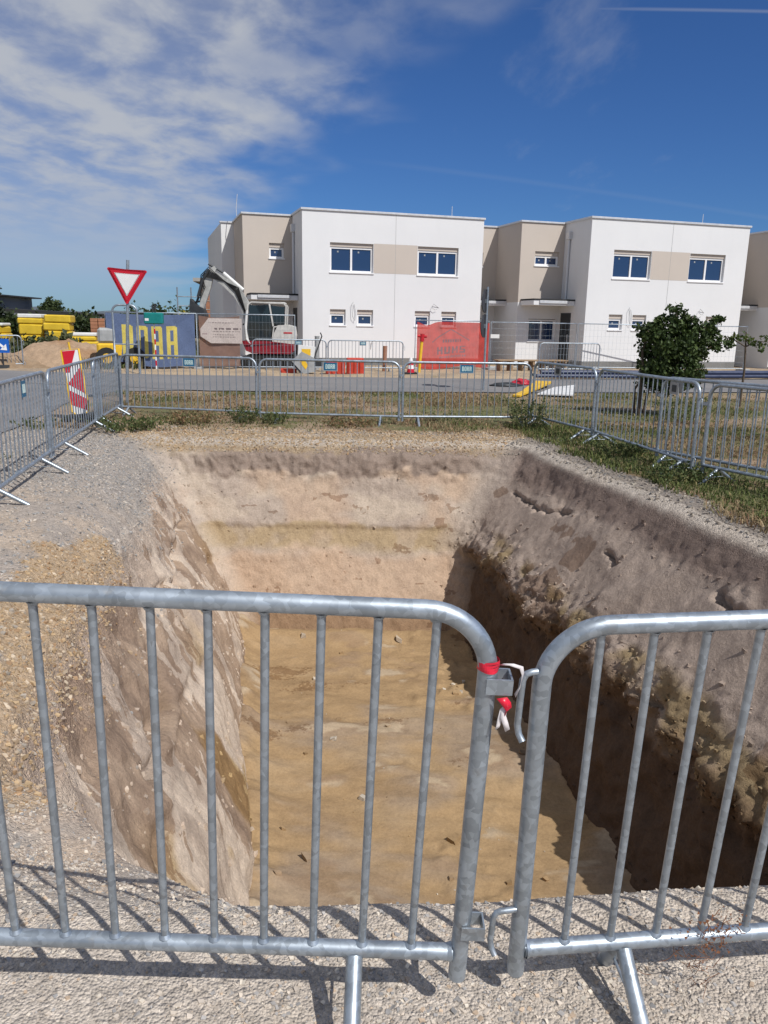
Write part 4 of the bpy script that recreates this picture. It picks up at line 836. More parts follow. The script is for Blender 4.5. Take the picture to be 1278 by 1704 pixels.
    MB().tube([(W - .4, 2.5, H_), (W - .4, 2.5, H_ + .8)], .012, 6).build('lightning_rod', ZINC, t)
    return t
house('house', 'white flat-roofed house behind the excavator and the red banner', (-3.22, 30.6))
house('house', 'white flat-roofed house on the right behind the leafy young tree', (7.75, 31.6))
house('house', 'beige-winged house just entering at the right picture edge', (18.75, 32.7))

# ================================================================== excavator
S = .0221
def ex(px, py, y=0): return ((px - 455) * S, y, (612 - py) * S)
t = thing('mini_excavator', 'white and red mini excavator with raised arm before the left house', 'excavator', (-4.15, 28.6, .02), R(3))
for yy_ in (-.62, .62):
    m = MB(); zc_, hl, rr = .24, .80, .22; pth = [(hl * math.copysign(1, c) * (1 if abs(c) > .01 else 1) + rr * c, zc_ + rr * s) for c, s in [(math.cos(a), math.sin(a)) for a in [R(-80 + 20 * i) for i in range(9)] + [R(100 + 20 * i) for i in range(9)]]]
    m.prism(pth, yy_ - .15, yy_ + .15); tk = m.build('track', BLACK, t)
    for k in range(5): MB().tube([(-.7 + .35 * k, yy_ - .165, zc_ - .04), (-.7 + .35 * k, yy_ + .165, zc_ - .04)], .10, 12).build('roller', DARKST, tk)
MB().box(-.5, .5, -.46, .46, .2, .5, .04).build('undercarriage', DARKST, t)
m = MB(); m.prism([(-1.16, .12), (-1.02, .06), (-.96, .18), (-.98, .40), (-1.1, .44)], -.72, .72); m.beam((-1.0, -.3, .25), (-.4, -.3, .3), .1, .1); m.beam((-1.0, .3, .25), (-.4, .3, .3), .1, .1); m.build('dozer_blade', WPAINT, t)
m = MB(); m.prism([(-.95, .95), (-.82, .62), (-.6, .52), (.72, .52), (.84, .62), (.84, .86), (.3, .92), (-.2, .96)], -.66, .66); m.build('body', paint('dusty dark red paint', (.24, .012, .022), .5, var=.3), t)
m = MB(); m.prism([(.10, 1.0), (.12, .87), (.86, .87), (.90, 1.15), (.86, 1.46), (.62, 1.52), (.30, 1.50), (.18, 1.25)], -.655, .655); hood = m.build('engine_hood', paint('dusty white paint', (.55, .54, .51), .5, var=.15), t); MB().box(.5, .8, -.662, -.657, 1.22, 1.27).build('decal', RED, hood)
# cab: pillars, roof, dark panes
m = MB(); cabp = [(-.72, .90), (-.80, 1.30), (-.72, 2.18), (-.60, 2.27), (.52, 2.24), (.60, 2.14), (.56, 1.50), (.16, 1.44), (.10, .95)]
for a, b in zip(cabp, cabp[1:]):
    for y_ in (-.60, .28): m.beam((a[0], y_, a[1]), (b[0], y_, b[1]), .045, .042)
for y_ in (-.60, .28): m.beam((.02, y_, 2.22), (.14, y_, 1.46), .05, .06)
m.box(-.66, .56, -.60, .28, 2.20, 2.28, .03); m.build('cab_frame', paint('dusty white paint', (.55, .54, .51), .5, var=.15), t)
m = MB(); m.prism([(-.66, .95), (-.74, 1.32), (-.67, 2.16), (.0, 2.18), (.10, 1.46), (.05, .95)], -.592, -.585); m.build('cab_door_pane', GLASSC, t)
m = MB(); m.prism([(.07, 2.16), (.17, 1.52), (.51, 1.54), (.55, 2.12)], -.59, -.584); m.build('cab_side_pane', GLASSC, t)
m = MB(); m.prism([(-.66, .95), (-.74, 1.32), (-.67, 2.16), (.0, 2.18), (.10, 1.46), (.05, .95)], .27, .276); m.build('cab_far_pane', GLASSC, t)
m = MB(); m.box(-.15, .3, -.42, .1, 1.0, 1.2, .05); m.box(.15, .3, -.42, .1, 1.2, 1.85, .05); m.build('seat', BLACK, t)
m = MB(); m.tube([(-.5, -.3, .95), (-.47, -.3, 1.45)], .02, 6); m.tube([(-.5, 0, .95), (-.47, 0, 1.45)], .02, 6); m.box(-.66, -.1, -.56, -.5, .92, 1.30); m.build('controls', BLACK, t)
# boom, stick, cylinders, hoses, bucket
def limb(pts, ws, y0, y1, nm, mat):
    up_, lo_ = [], []
    for i, p in enumerate(pts):
        a = Vector(pts[max(0, i - 1)]); b = Vector(pts[min(len(pts) - 1, i + 1)]); d = (b - a).normalized(); n_ = Vector((-d.y, d.x)); up_.append(tuple(Vector(p) + n_ * ws[i] / 2)); lo_.append(tuple(Vector(p) - n_ * ws[i] / 2))
    return MB().prism(up_ + lo_[::-1], y0, y1).build(nm, mat, t)
def e2(px, py): return ((px - 455) * S, (612 - py) * S)
LG = paint('pale grey boom paint', (.40, .40, .38), .5, var=.3, scale=5)
boom = limb([e2(422, 585), e2(421, 540), e2(418, 516), e2(406, 497), e2(388, 481), e2(366, 467)], [.24, .26, .34, .34, .30, .22], -.42, -.20, 'boom', LG)
limb([e2(372, 458), e2(364, 466), e2(358, 488), e2(352, 508), e2(347, 526)], [.12, .26, .26, .20, .14], -.40, -.22, 'stick', LG)
MB().tube([ex(384, 466, -.31), ex(414, 491, -.31)], .065, 10).build('boom_cylinder', WPAINT, t); MB().tube([ex(361, 453, -.31), ex(384, 466, -.31)], .032, 8).build('piston_rod', DARKST, t)
MB().tube([ex(362, 462, -.44), ex(352, 478, -.44), ex(344, 503, -.44)], .05, 8).build('bucket_cylinder', DARKST, t)
m = MB()
for k in range(7): m.tube([ex(414 + k, 520 + k * 2, -.44), ex(402 + k, 494 - k, -.45 - k * .01), ex(380 + k, 473 + k, -.44), ex(362 - k * 2, 458 + k * 2, -.46), ex(350 + k, 470 + k * 3, -.45), ex(347, 490 + k * 3, -.43)], .014, 5)
m.build('hoses', BLACK, t)
MB().prism([e2(352, 520), e2(341, 515), e2(333, 506), e2(331, 522), e2(336, 537), e2(350, 540), e2(357, 532)], -.60, -.02).build('bucket', DARKST, t)
m = MB(); m.beam(ex(344, 503, -.31), ex(337, 520, -.31), .06, .07); m.beam(ex(353, 508, -.31), ex(339, 511, -.31), .05, .06); m.build('linkage', DARKST, t)
MB().tube([ex(428, 520, .35), ex(408, 545, .45)], .02, 6).build('mirror_arm', BLACK, t)
m = MB(); m.tube([ex(421, 522, -.62), ex(418, 545, -.63), ex(419, 566, -.63), ex(425, 573, -.62)], .045, 8); m.build('front_guard', WPAINT, t)

# ================================================================== signs
def tri_pts(c, s, r):
    pts = []
    for a in (150, 30, 270):
        q = (c[0] + s * math.cos(R(a)), c[1] + s * math.sin(R(a)))
        for d in (-60, -20, 20, 60) : pts.append((q[0] + r * math.cos(R(a + d)), q[1] + r * math.sin(R(a + d))))
    return pts[3::-1] + pts[11:7:-1] + pts[7:3:-1]
t = thing('yield_sign', 'red and white triangular yield sign on a leaning grey post', 'road sign', (-5.15, 15.6, 0), R(4)); t.rotation_euler = (0, R(3.6), R(4))
MB().tube([(0, 0, 0), (0, 0, 2.75)], .03, 10).build('post', GALV, t); cz = 2.36
MB().prism(tri_pts((0, cz), .395, .03), -.052, -.046).build('red_plate', SIGNR, t); MB().prism(tri_pts((0, cz), .262, .01), -.056, -.053).build('white_field', SIGNW, t); MB().prism(tri_pts((0, cz), .39, .03), -.045, -.040).build('back_plate', GREYP, t)
m = MB(); m.box(-.04, .04, -.040, .04, cz - .12, cz - .08); m.box(-.04, .04, -.040, .04, cz + .08, cz + .12); m.build('clamp', GALV, t)
t = thing('road_sign', 'grey post with two round signs seen nearly edge-on before the red banner', 'road sign', (2.50, 20.3, 0), R(66))
MB().tube([(0, 0, 0), (0, 0, 2.58)], .028, 10).build('post', GALV, t)
for zc_ in (2.24, 1.63):
    d = [(.28 * math.cos(R(12 * i)), zc_ + .28 * math.sin(R(12 * i))) for i in range(30)]
    p = MB().prism(d, .05, .06).build('sign_plate', paint('sign back', (.045, .046, .055), .6), t); m = MB(); m.tube([(.28 * math.cos(R(12 * i)), .055, zc_ + .28 * math.sin(R(12 * i))) for i in range(31)], .012, 6, False); m.build('rim', DARKST, p); m = MB(); m.box(-.03, .03, .0, .05, zc_ - .05, zc_ + .05); m.build('clamp', GALV, p)
t = thing('chevron_board', 'red and white striped warning board in a yellow frame beside the left barriers', 'warning board', (-5.02, 12.9, .02), R(-6)); t.rotation_euler = (R(-3), R(-6), R(12))
hw, bb, tt = .135, .10, 1.14
m = MB(); m.tube([(-hw, 0, bb + .05), (-hw, 0, tt), (hw, 0, tt), (hw, 0, bb + .05), (hw * .5, 0, bb - .02), (-hw * .5, 0, bb - .02), (-hw, 0, bb + .05)], .017, 8); m.tube([(0, 0, tt), (0, 0, tt + .12)], .018, 8); m.build('frame', YEL, t)
MB().box(-hw + .012, hw - .012, -.006, .006, bb, tt - .012).build('board', SIGNW, t); a, b = -hw + .014, hw - .014
for q in ([(a, tt - .016), (a, tt - .36), (a + .06, tt - .36), (b - .04, tt - .016)], [(a, .60), (b, .42), (b, .86)], [(a, .50), (a, .26), (b, .14), (b, .34)]): MB().prism(q, -.0095, -.0065).build('stripe', SIGNR, t)
m = MB(); m.box(-.25, .25, -.18, .18, 0, .1, .02); m.build('base', BLACK, t); MB().tube([(0, .012, .08), (0, .012, bb + .2)], .02, 8).build('stem', GALV, t)
t = thing('arrow_sign', 'blue square sign with a white arrow pointing down right at the far left', 'road sign', (-12.35, 25.55, 0), R(20))
MB().box(-.22, .22, -.035, -.03, .52, .96).build('blue_plate', SIGNB, t); m = MB(); m.beam((-.15, -.04, .88), (.07, -.04, .68), .006, .07); m.prism([(.15, .60), (.13, .80), (-.05, .62)], -.043, -.037); m.build('arrow', SIGNW, t)
m = MB(); m.box(-.18, .18, -.14, .14, .03, .14); m.tube([(0, 0, .1), (0, 0, .55)], .025, 8); m.build('stand', DARKST, t)
# hoop of bent tube behind the yield sign
t = thing('tube_hoop', 'tall hoop of grey tube standing behind the yield sign', 'hoop', (-7.9, 24.2, 0), R(8)); m = MB(); w_ = .36; hh = 2.05
m.tube([(-w_, 0, 0), (-w_, 0, hh - .2)] + [(-w_ + .2 - .2 * math.cos(R(9 * i)), 0, hh - .2 + .2 * math.sin(R(9 * i))) for i in range(11)] + [(w_ - .2 + .2 * math.sin(R(9 * i)), 0, hh - .2 + .2 * math.cos(R(9 * i))) for i in range(11)] + [(w_, 0, 0)], .032, 8); m.build('tube', GALV, t); MB().tube([(-w_, 0, .9), (w_, 0, .9)], .02, 8).build('crossbar', GALV, t)
# teal box on a striped stake
t = thing('marker_post', 'teal box on a red and white striped stake in front of the blue banner', 'marker post', (-7.55, 26.0, 0), R(2)); m = MB()
for k in range(9): MB().tube([(0, 0, .17 * k), (0, 0, .17 * (k + 1))], .024, 8).build('stripe', SIGNR if k % 2 else SIGNW, t)
MB().box(-.30, .30, -.12, .12, 1.50, 1.86, .03).build('box', TEAL, t); MB().box(-.26, -.14, -.125, -.121, 1.60, 1.68).build('label_field', SIGNW, t); m = MB(); m.tube([(-.03, 0, 1.86), (-.03, 0, 2.1)], .03, 6); m.tube([(.05, 0, 1.86), (.05, 0, 2.14)], .03, 6); m.build('stub', DARKST, t)

# ================================================================== small things on the site
t = thing('plate_compactor', 'grey site machine with yellow labels lying before the excavator', 'machine', (-2.62, 25.4, .02), R(8))
m = MB(); m.prism([(-.42, .42), (-.05, .02), (.32, .10), (.30, .52), (-.1, .72)], -.25, .25); m.build('housing', GREYP, t); MB().prism([(-.22, .60), (.28, .50), (.34, .86), (-.2, .92)], -.22, .22).build('tank', WPAINT, t)
MB().box(-.10, .18, -.228, -.222, .60, .80).build('yellow_label', YEL, t); MB().prism([(-.16, .40), (.02, .16), (.10, .30), (-.05, .50)], -.258, -.252).build('yellow_label', YEL, t); m = MB(); m.beam((-.52, -.2, .5), (-.08, -.2, -.0), .05, .06); m.beam((-.52, .2, .5), (-.08, .2, 0), .05, .06); m.build('skid', DARKST, t); m = MB(); m.tube([(.3, 0, .5), (.55, 0, 1.2), (.50, -.1, 1.3)], .022, 6); m.box(.28, .55, -.1, .1, .25, .5); m.build('handle', DARKST, t)
def ribbox(name, label, x, y, rz, w, h, d, n):
    t = thing(name, label, 'box', (x, y, .02), rz, 'red plastic boxes'); MB().box(0, w, 0, d, 0, h, .02).build('body', REDBOX, t)
    for k in range(n): MB().box(w * (k + .25) / n, w * (k + .6) / n, -.03, -.001, .03, h - .03, .008).build('rib', REDBOX, t)
ribbox('red_box', 'red ribbed plastic box beside the grey machine', -1.95, 25.5, R(6), .62, .42, .4, 4); ribbox('red_box', 'red ribbed plastic box with a raised end, right of the two', -1.28, 25.65, R(6), .55, .52, .4, 3)
ribbox('red_box', 'low red plastic box left of the grey machine', -3.4, 25.3, R(4), .52, .16, .4, 3)
for x, y, h, w, mt, lab in ((-.08, 27.9, .85, .10, BRICK, 'short brown wooden stake before the white wall'), (-2.45, 27.8, 1.15, .11, GREYP, 'grey plastic tube sticking up left of the white wall')):
    t = thing('stake', lab, 'stake', (x, y, 0)); m = MB(); m.tube([(0, 0, -.1), (.02, 0, h)], w * .75, 8); m.build('shaft', mt, t); MB().tube([(.02, 0, h), (.02, 0, h + .03)], w * .8, 8).build('cap', mt, t)
t = thing('standpipe', 'yellow hydrant standpipe with red head left of the red banner', 'standpipe', (1.12, 27.4, .02)); t.rotation_euler = (0, R(4), 0)
MB().tube([(0, 0, .0), (0, 0, 1.05)], .055, 10).build('pipe', YEL, t); m = MB(); m.tube([(0, 0, 1.05), (0, 0, 1.30)], .075, 10); m.tube([(-.16, 0, 1.22), (.16, 0, 1.22)], .045, 8); m.build('head', RED, t)
t = thing('traffic_cone', 'red and white bollard at the foot of the yellow standpipe', 'bollard', (.80, 26.3, .02)); MB().box(-.22, .22, -.22, .22, 0, .06, .02).build('base', BLACK, t)
for k, mt in enumerate((SIGNR, SIGNW, SIGNR, SIGNW)): MB().tube([(0, 0, .06 + .12 * k), (0, 0, .18 + .12 * k)], [.13 - .02 * k, .11 - .02 * k], 12).build('band', mt, t)
t = thing('plank_bench', 'long low trestle of wooden planks before the right-hand entrance', 'trestle', (4.0, 28.5, .0), R(14))
for k in range(3): MB().box(0, 2.75, k * .17, k * .17 + .15, .40, .445, .006).build('plank', WOOD, t)
for k in range(7): MB().box(.1 + .42 * k, .18 + .42 * k, .02, .46, 0, .399).build('leg', WOOD, t)
gp = 'long blue pipes beside the road'
for k in range(5):
    y0 = 24.95 + .13 * k; o = MB().tube([(4.7 + .15 * k, y0 - .1, .13 + (.11 if k in (1, 3) else 0)), (8.5, y0 + .75, .12 + (.11 if k in (1, 3) else 0)), (14.5, y0 + 2.2, .13 + (.11 if k in (1, 3) else 0))], .062, 10).build('pipe', BLUEP); tag(o, ('front lowest', 'second, raised', 'middle lowest', 'fourth, raised', 'rearmost lowest')[k] + ' pipe of the dark blue bundle lying beside the road', 'pipe', gp)
def board(name, label, pts, th, mat, cat):
    """four ground corners give a slightly bent board"""
    m = MB(); v = [(x, y, z) for x, y, z in pts] + [(x, y, z + th) for x, y, z in pts]; m.add(v, [(0, 3, 2, 1), (4, 5, 6, 7), (0, 1, 5, 4), (1, 2, 6, 5), (2, 3, 7, 6), (3, 0, 4, 7)]); return tag(m.build(name, mat), label, cat)
board('yellow_board', 'yellow plank lying in the grass behind the back corner', [(2.98, 18.6, .02), (3.14, 18.5, .02), (4.5, 21.6, .12), (4.30, 21.7, .12)], .04, YEL, 'plank')
board('yellow_board', 'second yellow plank lying beneath the white board', [(3.5, 20.2, .02), (3.8, 20.1, .02), (4.6, 22.0, .12), (4.2, 22.2, .12)], .04, YEL, 'plank')
board('white_board', 'white board lying in the grass behind the first right barrier', [(3.65, 19.0, .04), (4.45, 18.7, .05), (4.95, 20.7, .14), (4.35, 20.4, .1)], .03, SIGNW, 'board')
def lumpy(name, label, cat, c, s, mat, seed, n=18):
    u, w = np.meshgrid(np.linspace(0, 2 * np.pi, n, endpoint=False), np.linspace(0, np.pi, n // 2 + 1)); u = u.ravel(); w = w.ravel(); p = np.c_[np.cos(u) * np.sin(w), np.sin(u) * np.sin(w), np.cos(w)]; r_ = .45 + 1.1 * fbm(p, 2.4, 5, .6, off=seed); v = p * r_[:, None] * np.array(s); v[:, 2] = np.maximum(v[:, 2], -s[2] * .2); v += np.array(c); rows = n // 2 + 1
    F = [(j * n + i, j * n + (i + 1) % n, (j + 1) * n + (i + 1) % n, (j + 1) * n + i) for j in range(rows - 1) for i in range(n)]; o = link(name, npmesh(name, v, np.array(F), mat)); return tag(o, label, cat)
lumpy('red_bag', 'crumpled red bag lying on the verge beside the pipes', 'bag', (3.85, 22.4, .05), (.26, .2, .13), paint('crumpled red foil', (.42, .02, .04), .45, bump=.8, bs=9), 3, 40); lumpy('grey_bag', 'flat dark grey sack lying left of the red bag', 'sack', (3.3, 21.8, .03), (.42, .3, .09), DARKST, 8)
# heap of excavated earth at the far left
def heap(name, label, cx_, cy_, rx, ry, h, cols, seed):
    n = 90; u, w = np.meshgrid(np.linspace(-1, 1, n), np.linspace(-1, 1, n)); u = u.ravel(); w = w.ravel(); r_ = np.hypot(u, w); p = np.c_[u * rx, w * ry, u * 0]; z = h * np.clip(1 - r_, 0, 1) ** .9 * (.55 + .9 * fbm(p, .7, 4, off=seed)) + (.22 * (fbm(p, 2.2, 4, .6) - .5) + .12 * (fbm(p, 7, 3) - .5)) * (r_ < .95) - .05; v = p + np.array([cx_, cy_, 0]); v[:, 2] = z
    c = mixc(np.tile(C(*cols[0]), (len(v), 1)).astype(float), C(*cols[1]), sstep(.42, .6, fbm(p, .9, 4, off=seed + 3))); j, i = np.meshgrid(np.arange(n - 1), np.arange(n - 1), indexing='ij'); a = (j * n + i).ravel(); o = link(name, npmesh(name, v, np.c_[a, a + 1, a + n + 1, a + n], EARTH, c, True, {'wet': np.zeros(len(v)), 'grav': np.full(len(v), .5)})); return tag(o, label, 'earth heap', 'earth heaps')
heap('earth_heap', 'orange-brown heap of excavated earth before the yellow stacks', -11.3, 28.3, 2.9, 2.2, 1.05, ((.31, .19, .11), (.38, .27, .18)), 3); heap('earth_heap', 'lower grey-brown heap of earth at the far left edge', -13.4, 26.6, 2.5, 1.5, .62, ((.33, .24, .16), (.27, .19, .12)), 9); heap('earth_heap', 'small sandy heap right of the orange heap beside the loader', -9.4, 27.6, 1.5, 1.2, .8, ((.40, .28, .17), (.36, .22, .12)), 14)

# stacks of yellow-wrapped insulation
def stack(label, x, y, w, d, rows, rz, top=None, z=0.0):
    t = thing('insulation_stack', label, 'stack', (x, y, z), rz, 'yellow wrapped stacks'); zz_ = .12; MB().box(-w / 2, w / 2, -d / 2, d / 2, 0, .11).build('pallet', WOOD, t)
    for k, h in enumerate(rows): j = random.uniform(-.04, .04); o = MB().box(-w / 2, w / 2, -d / 2, d / 2, 0, h - .012, .05).build('pack', FOILY, t); o.location = (j * 1.6, 0, zz_); o.rotation_euler = (0, random.gauss(0, .012), random.gauss(0, .05)); zz_ += h
    if top: MB().box(-w / 2 + .02, w / 2 - .02, -d / 2 + .02, d / 2 - .02, zz_, zz_ + top, .03).build('cover', WPAINT, t)
stack('column of five equal yellow wrapped packs with no cover', -13.9, 34.0, 1.05, 1.0, [.33] * 5, R(10)); stack('yellow wrapped stack with a white cover left of the five-pack column', -15.1, 34.2, 1.0, 1.0, [.4, .4, .45, .25], R(8), .16); stack('low wide yellow stack with a white top, leftmost', -17.0, 34.0, 1.7, 1.0, [.45, .4, .3], R(5), .12); stack('small yellow stack with a white lid, rightmost of the stacks', -12.6, 33.4, 1.0, .9, [.32, .28, .2], R(14), .14)
t = thing('brick_pallet', 'pallet of stacked hollow bricks right of the yellow stacks', 'pallet', (-12.9, 36.5, .0), R(8))
for k in range(6):
    for i in range(3): MB().box(-.5 + .34 * i, -.19 + .34 * i, -.4, .4, .75 + .15 * k, .89 + .15 * k, .01).build('brick', BRICK, t)
MB().box(-.55, .55, -.45, .45, .0, .74).build('pallet_base', WOOD, t)
t = thing('wheel_loader', 'small yellow and black loader half hidden behind the tube hoop', 'loader', (-9.0, 26.9, 0), R(20))
for x, y in ((-.45, -.4), (.45, -.4), (-.45, .4), (.45, .4)): w_ = MB().tube([(x, y - .12, .36), (x, y + .12, .36)], .36, 16).build('wheel', BLACK, t); MB().tube([(x, y - .125, .36), (x, y + .125, .36)], .17, 12).build('rim', YEL, w_)
MB().box(-.75, .75, -.35, .35, .4, .85, .06).build('chassis', YEL, t); MB().box(-.7, -.1, -.34, .34, .85, 1.35, .08).build('hood', GREYP, t); m = MB(); m.tube([(0, -.3, .85), (0, -.3, 1.6), (.6, -.3, 1.6), (.6, -.3, .85)], .03, 6); m.tube([(0, .3, .85), (0, .3, 1.6), (.6, .3, 1.6), (.6, .3, .85)], .03, 6); m.build('roll_bar', BLACK, t)

# ================================================================== background buildings
t = thing('far_house', 'grey boarded house with a flat dark roof at the far left edge', 'house', (-29.6, 60, 0), R(6))
MB().box(-8, 1.0, 0, 8, 0, 1.75).build('lower_wall', WHITE, t); MB().box(-7, .8, -.2, 7, 1.77, 3.1).build('upper_wall', FACGREY, t); MB().prism([(-8, 3.5), (-8, 3.12), (1.3, 3.12), (1.3, 3.22)], -1, 8).build('roof', ROOFD, t); MB().box(-1.5, -.7, -.25, -.205, 2.0, 2.8).build('window', GLASS, t); MB().tube([(.55, -.45, 1.75), (.60, -.58, 1.78)], .36, 14).build('satellite_dish', WPAINT, t)
t = thing('garden_shed', 'long low dark shed roof behind the yellow stacks', 'shed', (-26.5, 56, 0), R(4)); MB().box(0, 8.5, 0, 4, 0, 1.6).build('wall', paint('dark boards', (.05, .045, .04), .9), t); MB().prism([(-.4, 2.2), (-.4, 1.95), (9, 1.62), (9, 1.85)], -.5, 4.5).build('roof', ROOFD, t)
t = thing('green_shed', 'small green garden shed beyond the earth heap', 'shed', (-14.8, 46, 0), R(10)); MB().box(-1.4, 1.4, 0, 2, 0, 1.2).build('wall', paint('green boards', (.035, .10, .075), .8), t); MB().prism([(-1.6, 1.2), (0, 1.9), (1.6, 1.2)], -.2, 2.2).build('roof', paint('green roof', (.03, .12, .10), .7), t); MB().box(-.3, .3, -.03, -.005, .05, 1.1).build('door', WOOD, t)
t = thing('brick_house', 'unplastered brick house with scaffold behind the excavator arm', 'house', (-10.6, 46, 0), R(8))
MB().box(0, 4.2, 0, 6, 0, 3.75).build('wall', BRICK, t); MB().box(-.4, 4.4, -.3, 6.2, 3.76, 3.95).build('roof_slab', paint('concrete', (.36, .35, .33), .9), t); w_ = MB().box(1.9, 3.2, -.03, .02, 2.2, 3.6).build('window', FRAMEW, t); MB().box(2.0, 3.1, -.05, -.031, 2.3, 3.3).build('pane', GLASS, w_)
for k in range(7): MB().box(.02, 4.18, -.02, -.004, .3 + .48 * k, .335 + .48 * k).build('mortar_course', paint('mortar', (.45, .42, .38), .9), t)
t = thing('scaffold', 'steel scaffold at the left end of the unplastered brick house', 'scaffold', (-11.7, 45, 0), R(8))
for x in (0, .75, 1.5): MB().tube([(x, 0, 0), (x, 0, 3.4)], .04, 6).build('standard', GALV, t)
for z in (1.9, 2.4, 2.9): MB().tube([(0, 0, z), (1.5, 0, z)], .03, 6).build('ledger', GALV, t)
MB().box(0, 1.5, -.1, .5, 1.80, 1.84).build('deck', WOOD, t)

# ================================================================== trees and plants
def leafmesh(name, pts, size, cols, nrm=None, mat=LEAF):
    """leaf-shaped folded blades, three faces a side"""
    n = len(pts); a = rng.normal(0, 1, (n, 3)); a /= np.linalg.norm(a, axis=1)[:, None]
    if nrm is not None: a = a + nrm * .7; a /= np.linalg.norm(a, axis=1)[:, None]
    b = np.cross(a, rng.normal(0, 1, (n, 3))); b /= np.maximum(np.linalg.norm(b, axis=1), 1e-6)[:, None]; c = np.cross(a, b); s = size[:, None]
    v = np.stack([pts, pts + b * s * .45 + c * s * .36 + a * s * .1, pts + b * s * 1.05, pts + b * s * .45 - c * s * .36 + a * s * .1], 1).reshape(-1, 3); o = (np.arange(n) * 4)[:, None]; f = np.concatenate([o + np.array([[0, 1, 2]]), o + np.array([[0, 2, 3]])], 1).reshape(-1, 3)
    return npmesh(name, v, f, mat, np.repeat(cols, 4, 0), False)
def blob(n, c, r, shell=.5):
    d = rng.normal(0, 1, (n, 3)); d /= np.linalg.norm(d, axis=1)[:, None]; rr = rng.random((n, 1)) ** (1 / 3); rr = shell + (1 - shell) * rr; return np.array(c) + d * rr * np.array(r), d
def tree(name, label, cat, base, trunk, blobs, n, size, cols, wts, group=None, limbs=None, tr=.05):
    t = thing(name, label, cat, base, 0, group); m = MB(); m.tube(trunk, [tr * (1 - .6 * i / len(trunk)) for i in range(len(trunk))], 8)
    for l in (limbs or []): m.tube(l, [tr * .55, tr * .4, tr * .2][:len(l)] if len(l) <= 3 else [tr * .5 * (1 - .7 * i / len(l)) for i in range(len(l))], 6)
    m.build('trunk', BARK, t); tot = sum(b[3] for b in blobs); P_, N_ = [], []
    for c, r_, sh, w in blobs:
        k = max(4, int(n * w / tot)); 
        nc = max(3, k // 22); cc, dd = blob(nc, c, r_, sh); idx = rng.integers(0, nc, k); sp = np.array(r_).mean() * .24; cc = cc + rng.normal(0, .12, cc.shape) * np.array(r_).mean(); P_.append(cc[idx] + rng.normal(0, sp * .6, (k, 3))); N_.append(dd[idx])
    P_ = np.concatenate(P_); N_ = np.concatenate(N_); link('crown', leafmesh('crown', P_, size * rng.uniform(.6, 1.3, len(P_)), pal(len(P_), cols, wts, .25), N_), t); return t
LV = [(.045, .075, .02), (.06, .095, .025), (.085, .12, .035), (.03, .05, .015)]
tree('young_tree', 'bushy dark green young tree leaning over behind the second right barrier', 'tree', (4.92, 15.2, 0), [(0, 0, 0), (-.03, 0, .35), (.0, 0, .75), (.2, 0, 1.1), (.45, 0, 1.45)],
     [((.60, 0, .92), (.50, .45, .42), .2, 6), ((.18, 0, .95), (.26, .3, .45), .2, 2.4), ((.45, 0, 1.38), (.50, .4, .34), .25, 4), ((.95, .0, 1.42), (.36, .3, .30), .25, 2.6), ((.02, 0, 1.58), (.20, .2, .24), .2, .9), ((.50, 0, 1.86), (.16, .2, .22), .2, .8), ((1.16, 0, 1.66), (.15, .15, .16), .2, .6), ((1.42, 0, 1.36), (.20, .12, .12), .1, .35), ((1.36, 0, 1.82), (.08, .1, .12), .1, .15), ((.78, 0, 1.72), (.16, .15, .18), .1, .5), ((.22, 0, 1.75), (.10, .1, .12), .1, .2)],
     12000, .075, LV, (3, 3, 2, 2), limbs=[[(.0, 0, .7), (-.05, 0, 1.2), (.03, 0, 1.7)], [(.25, 0, 1.1), (.75, 0, 1.4), (1.2, 0, 1.75)], [(.2, 0, 1.0), (.8, 0, 1.15), (1.45, 0, 1.40)], [(.4, 0, 1.4), (.5, 0, 1.7), (.53, 0, 1.95)], [(-.1, .05, 0), (-.12, .05, .5), (.1, 0, .9)], [(.06, -.05, 0), (.1, -.05, .45), (.25, 0, .85)]], tr=.06)
tree('sapling', 'thin staked sapling with sparse leaves at the right picture edge', 'tree', (7.65, 17.0, 0), [(0, 0, 0), (.01, 0, .8), (-.03, 0, 1.35), (-.05, 0, 1.6)], [((-.25, 0, 1.45), (.42, .2, .12), .1, 2), ((.15, 0, 1.45), (.28, .2, .14), .1, 1.5), ((.4, 0, 1.3), (.15, .15, .12), .1, .5)], 260, .075, [(.09, .13, .03), (.13, .15, .03), (.06, .09, .025)], (2, 1, 2), limbs=[[(-.03, 0, 1.3), (-.3, 0, 1.45), (-.6, 0, 1.5)], [(-.02, 0, 1.3), (.2, 0, 1.42), (.45, 0, 1.4)]], tr=.028)
FG_ = [(.035, .055, .018), (.05, .075, .024), (.07, .095, .03), (.025, .04, .014)]
tree('broadleaf_tree', 'round green tree on the horizon right of the yellow stacks', 'tree', (-27.6, 66, 0), [(0, 0, 0), (0, 0, 1.2), (.1, 0, 2.3)], [((0, 0, 1.8), (1.1, 1.1, .9), .3, 3), ((.1, 0, 2.5), (.6, .6, .6), .3, 1)], 2600, .24, FG_, (2, 3, 2, 1), tr=.2)
tree('cypress', 'dark narrow cypress at the left picture edge', 'tree', (-22.6, 45.5, 0), [(0, 0, 0), (0, 0, 2), (0, 0, 4)], [((0, 0, 1.8), (.7, .7, 1.8), .4, 3), ((0, 0, 3.4), (.4, .4, 1.3), .4, 1.5)], 2600, .24, [(.018, .03, .014), (.026, .04, .018)], (1, 1), tr=.15)
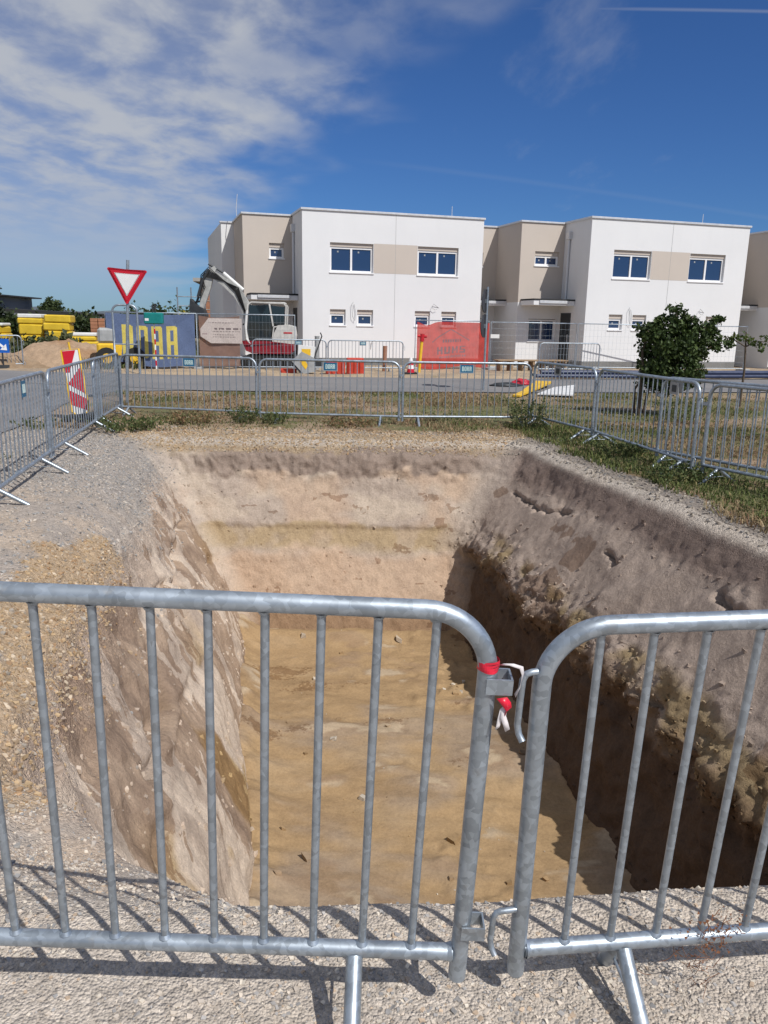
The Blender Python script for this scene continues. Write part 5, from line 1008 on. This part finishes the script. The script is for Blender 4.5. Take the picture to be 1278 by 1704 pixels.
for lab, x, y, r_, h, cs in (('dense dark bush right of the green shed', -15.2, 54, 2.4, 1.9, FG_), ('bush with yellow blossom left of the tube hoop', -12.5, 50, 1.1, 1.7, [(.40, .33, .05), (.10, .12, .03), (.45, .38, .08)]), ('dark green hedge bush behind the low yellow stack', -22.5, 46, 2.4, 1.5, FG_), ('green bush behind the yellow five-pack column', -18.2, 47, 2.0, 1.6, FG_), ('small scrubby bush before the yellow stacks', -14.9, 30.5, 1.1, .6, [(.06, .09, .035), (.10, .12, .05), (.16, .15, .07)]), ('low scrub beside the blue arrow sign', -12.6, 29.5, 1.3, .75, [(.07, .09, .04), (.11, .12, .05)]), ('far dark bush on the horizon beyond the green shed', -19.5, 64, 2.2, 2.2, FG_)):
    tree('bush', lab, 'bush', (x, y, 0), [(0, 0, 0), (0, 0, h * .5), (.05, 0, h * .9)], [((0, 0, h * .62), (r_, r_ * .8, h * .5), .3, 2), ((r_ * .4, 0, h * .75), (r_ * .5, r_ * .5, h * .4), .3, 1)], 1500, .16 + .05 * r_, cs, [1] * len(cs), 'bushes beyond the road', tr=.06)
def weed(label, x, y, r_, h, n, green=True):
    t = thing('weed_clump', label, 'weed', (x, y, 0), 0, 'weeds by the barriers'); m = MB(); pts = []
    for k in range(int(n / 14)):
        a = random.uniform(0, 6.28); q = random.random() ** .7; p0 = Vector((math.cos(a) * r_ * .5 * q, math.sin(a) * r_ * .5 * q, 0)); tp2 = p0 + Vector((math.cos(a) * r_ * .6 * random.random(), math.sin(a) * r_ * .6 * random.random(), h * random.uniform(.4, 1))); md = p0.lerp(tp2, .5) + Vector((0, 0, h * .1)); m.tube([p0, md, tp2], [.004, .003, .0015], 4, False)
        for j in range(14): w = random.uniform(.15, 1); pts.append((p0.lerp(tp2, w) if random.random() > .5 else md.lerp(tp2, w)) + Vector((random.gauss(0, .018), random.gauss(0, .018), random.gauss(0, .014))))
    pts = np.array([tuple(p) for p in pts]); cs = [(.07, .10, .03), (.10, .13, .04), (.05, .075, .025), (.16, .16, .06)] if green else [(.22, .13, .07), (.27, .18, .09), (.14, .13, .05)]
    m.build('stems', paint('weed stem', (.10, .11, .045), .8), t); link('foliage', leafmesh('foliage', pts, .034 * rng.uniform(.6, 1.5, len(pts)), pal(len(pts), cs, [1] * len(cs), .25)), t)
weed('tall leafy green weed at the joint of back row and right row', 2.35, 12.95, .55, .55, 900); weed('green weed patch by the left corner of the pit', -3.95, 11.9, .7, .22, 1100); weed('green weed at the joint of the left and middle back barriers', -2.35, 13.0, .35, .30, 500)
weed('low green weed right of the first back row joint', -1.85, 13.05, .3, .22, 350); weed('dry reddish weed patch below the left back barrier', -3.2, 12.9, .6, .18, 700, False); weed('dry weed patch below the middle back barrier', -.6, 12.75, .6, .14, 600, False)
weed('green weed along the right barriers by their second joint', 3.15, 10.3, .5, .22, 700); weed('green weed before the overlapping right barriers', 3.25, 8.6, .5, .20, 700); weed('weed clump on the road edge beside the chevron board', -5.35, 12.0, .5, .18, 350); weed('weed clump on the road edge behind the left barriers, nearer', -4.75, 9.0, .45, .16, 300); weed('pale weed between young tree and barriers', 5.2, 14.0, .6, .5, 500)
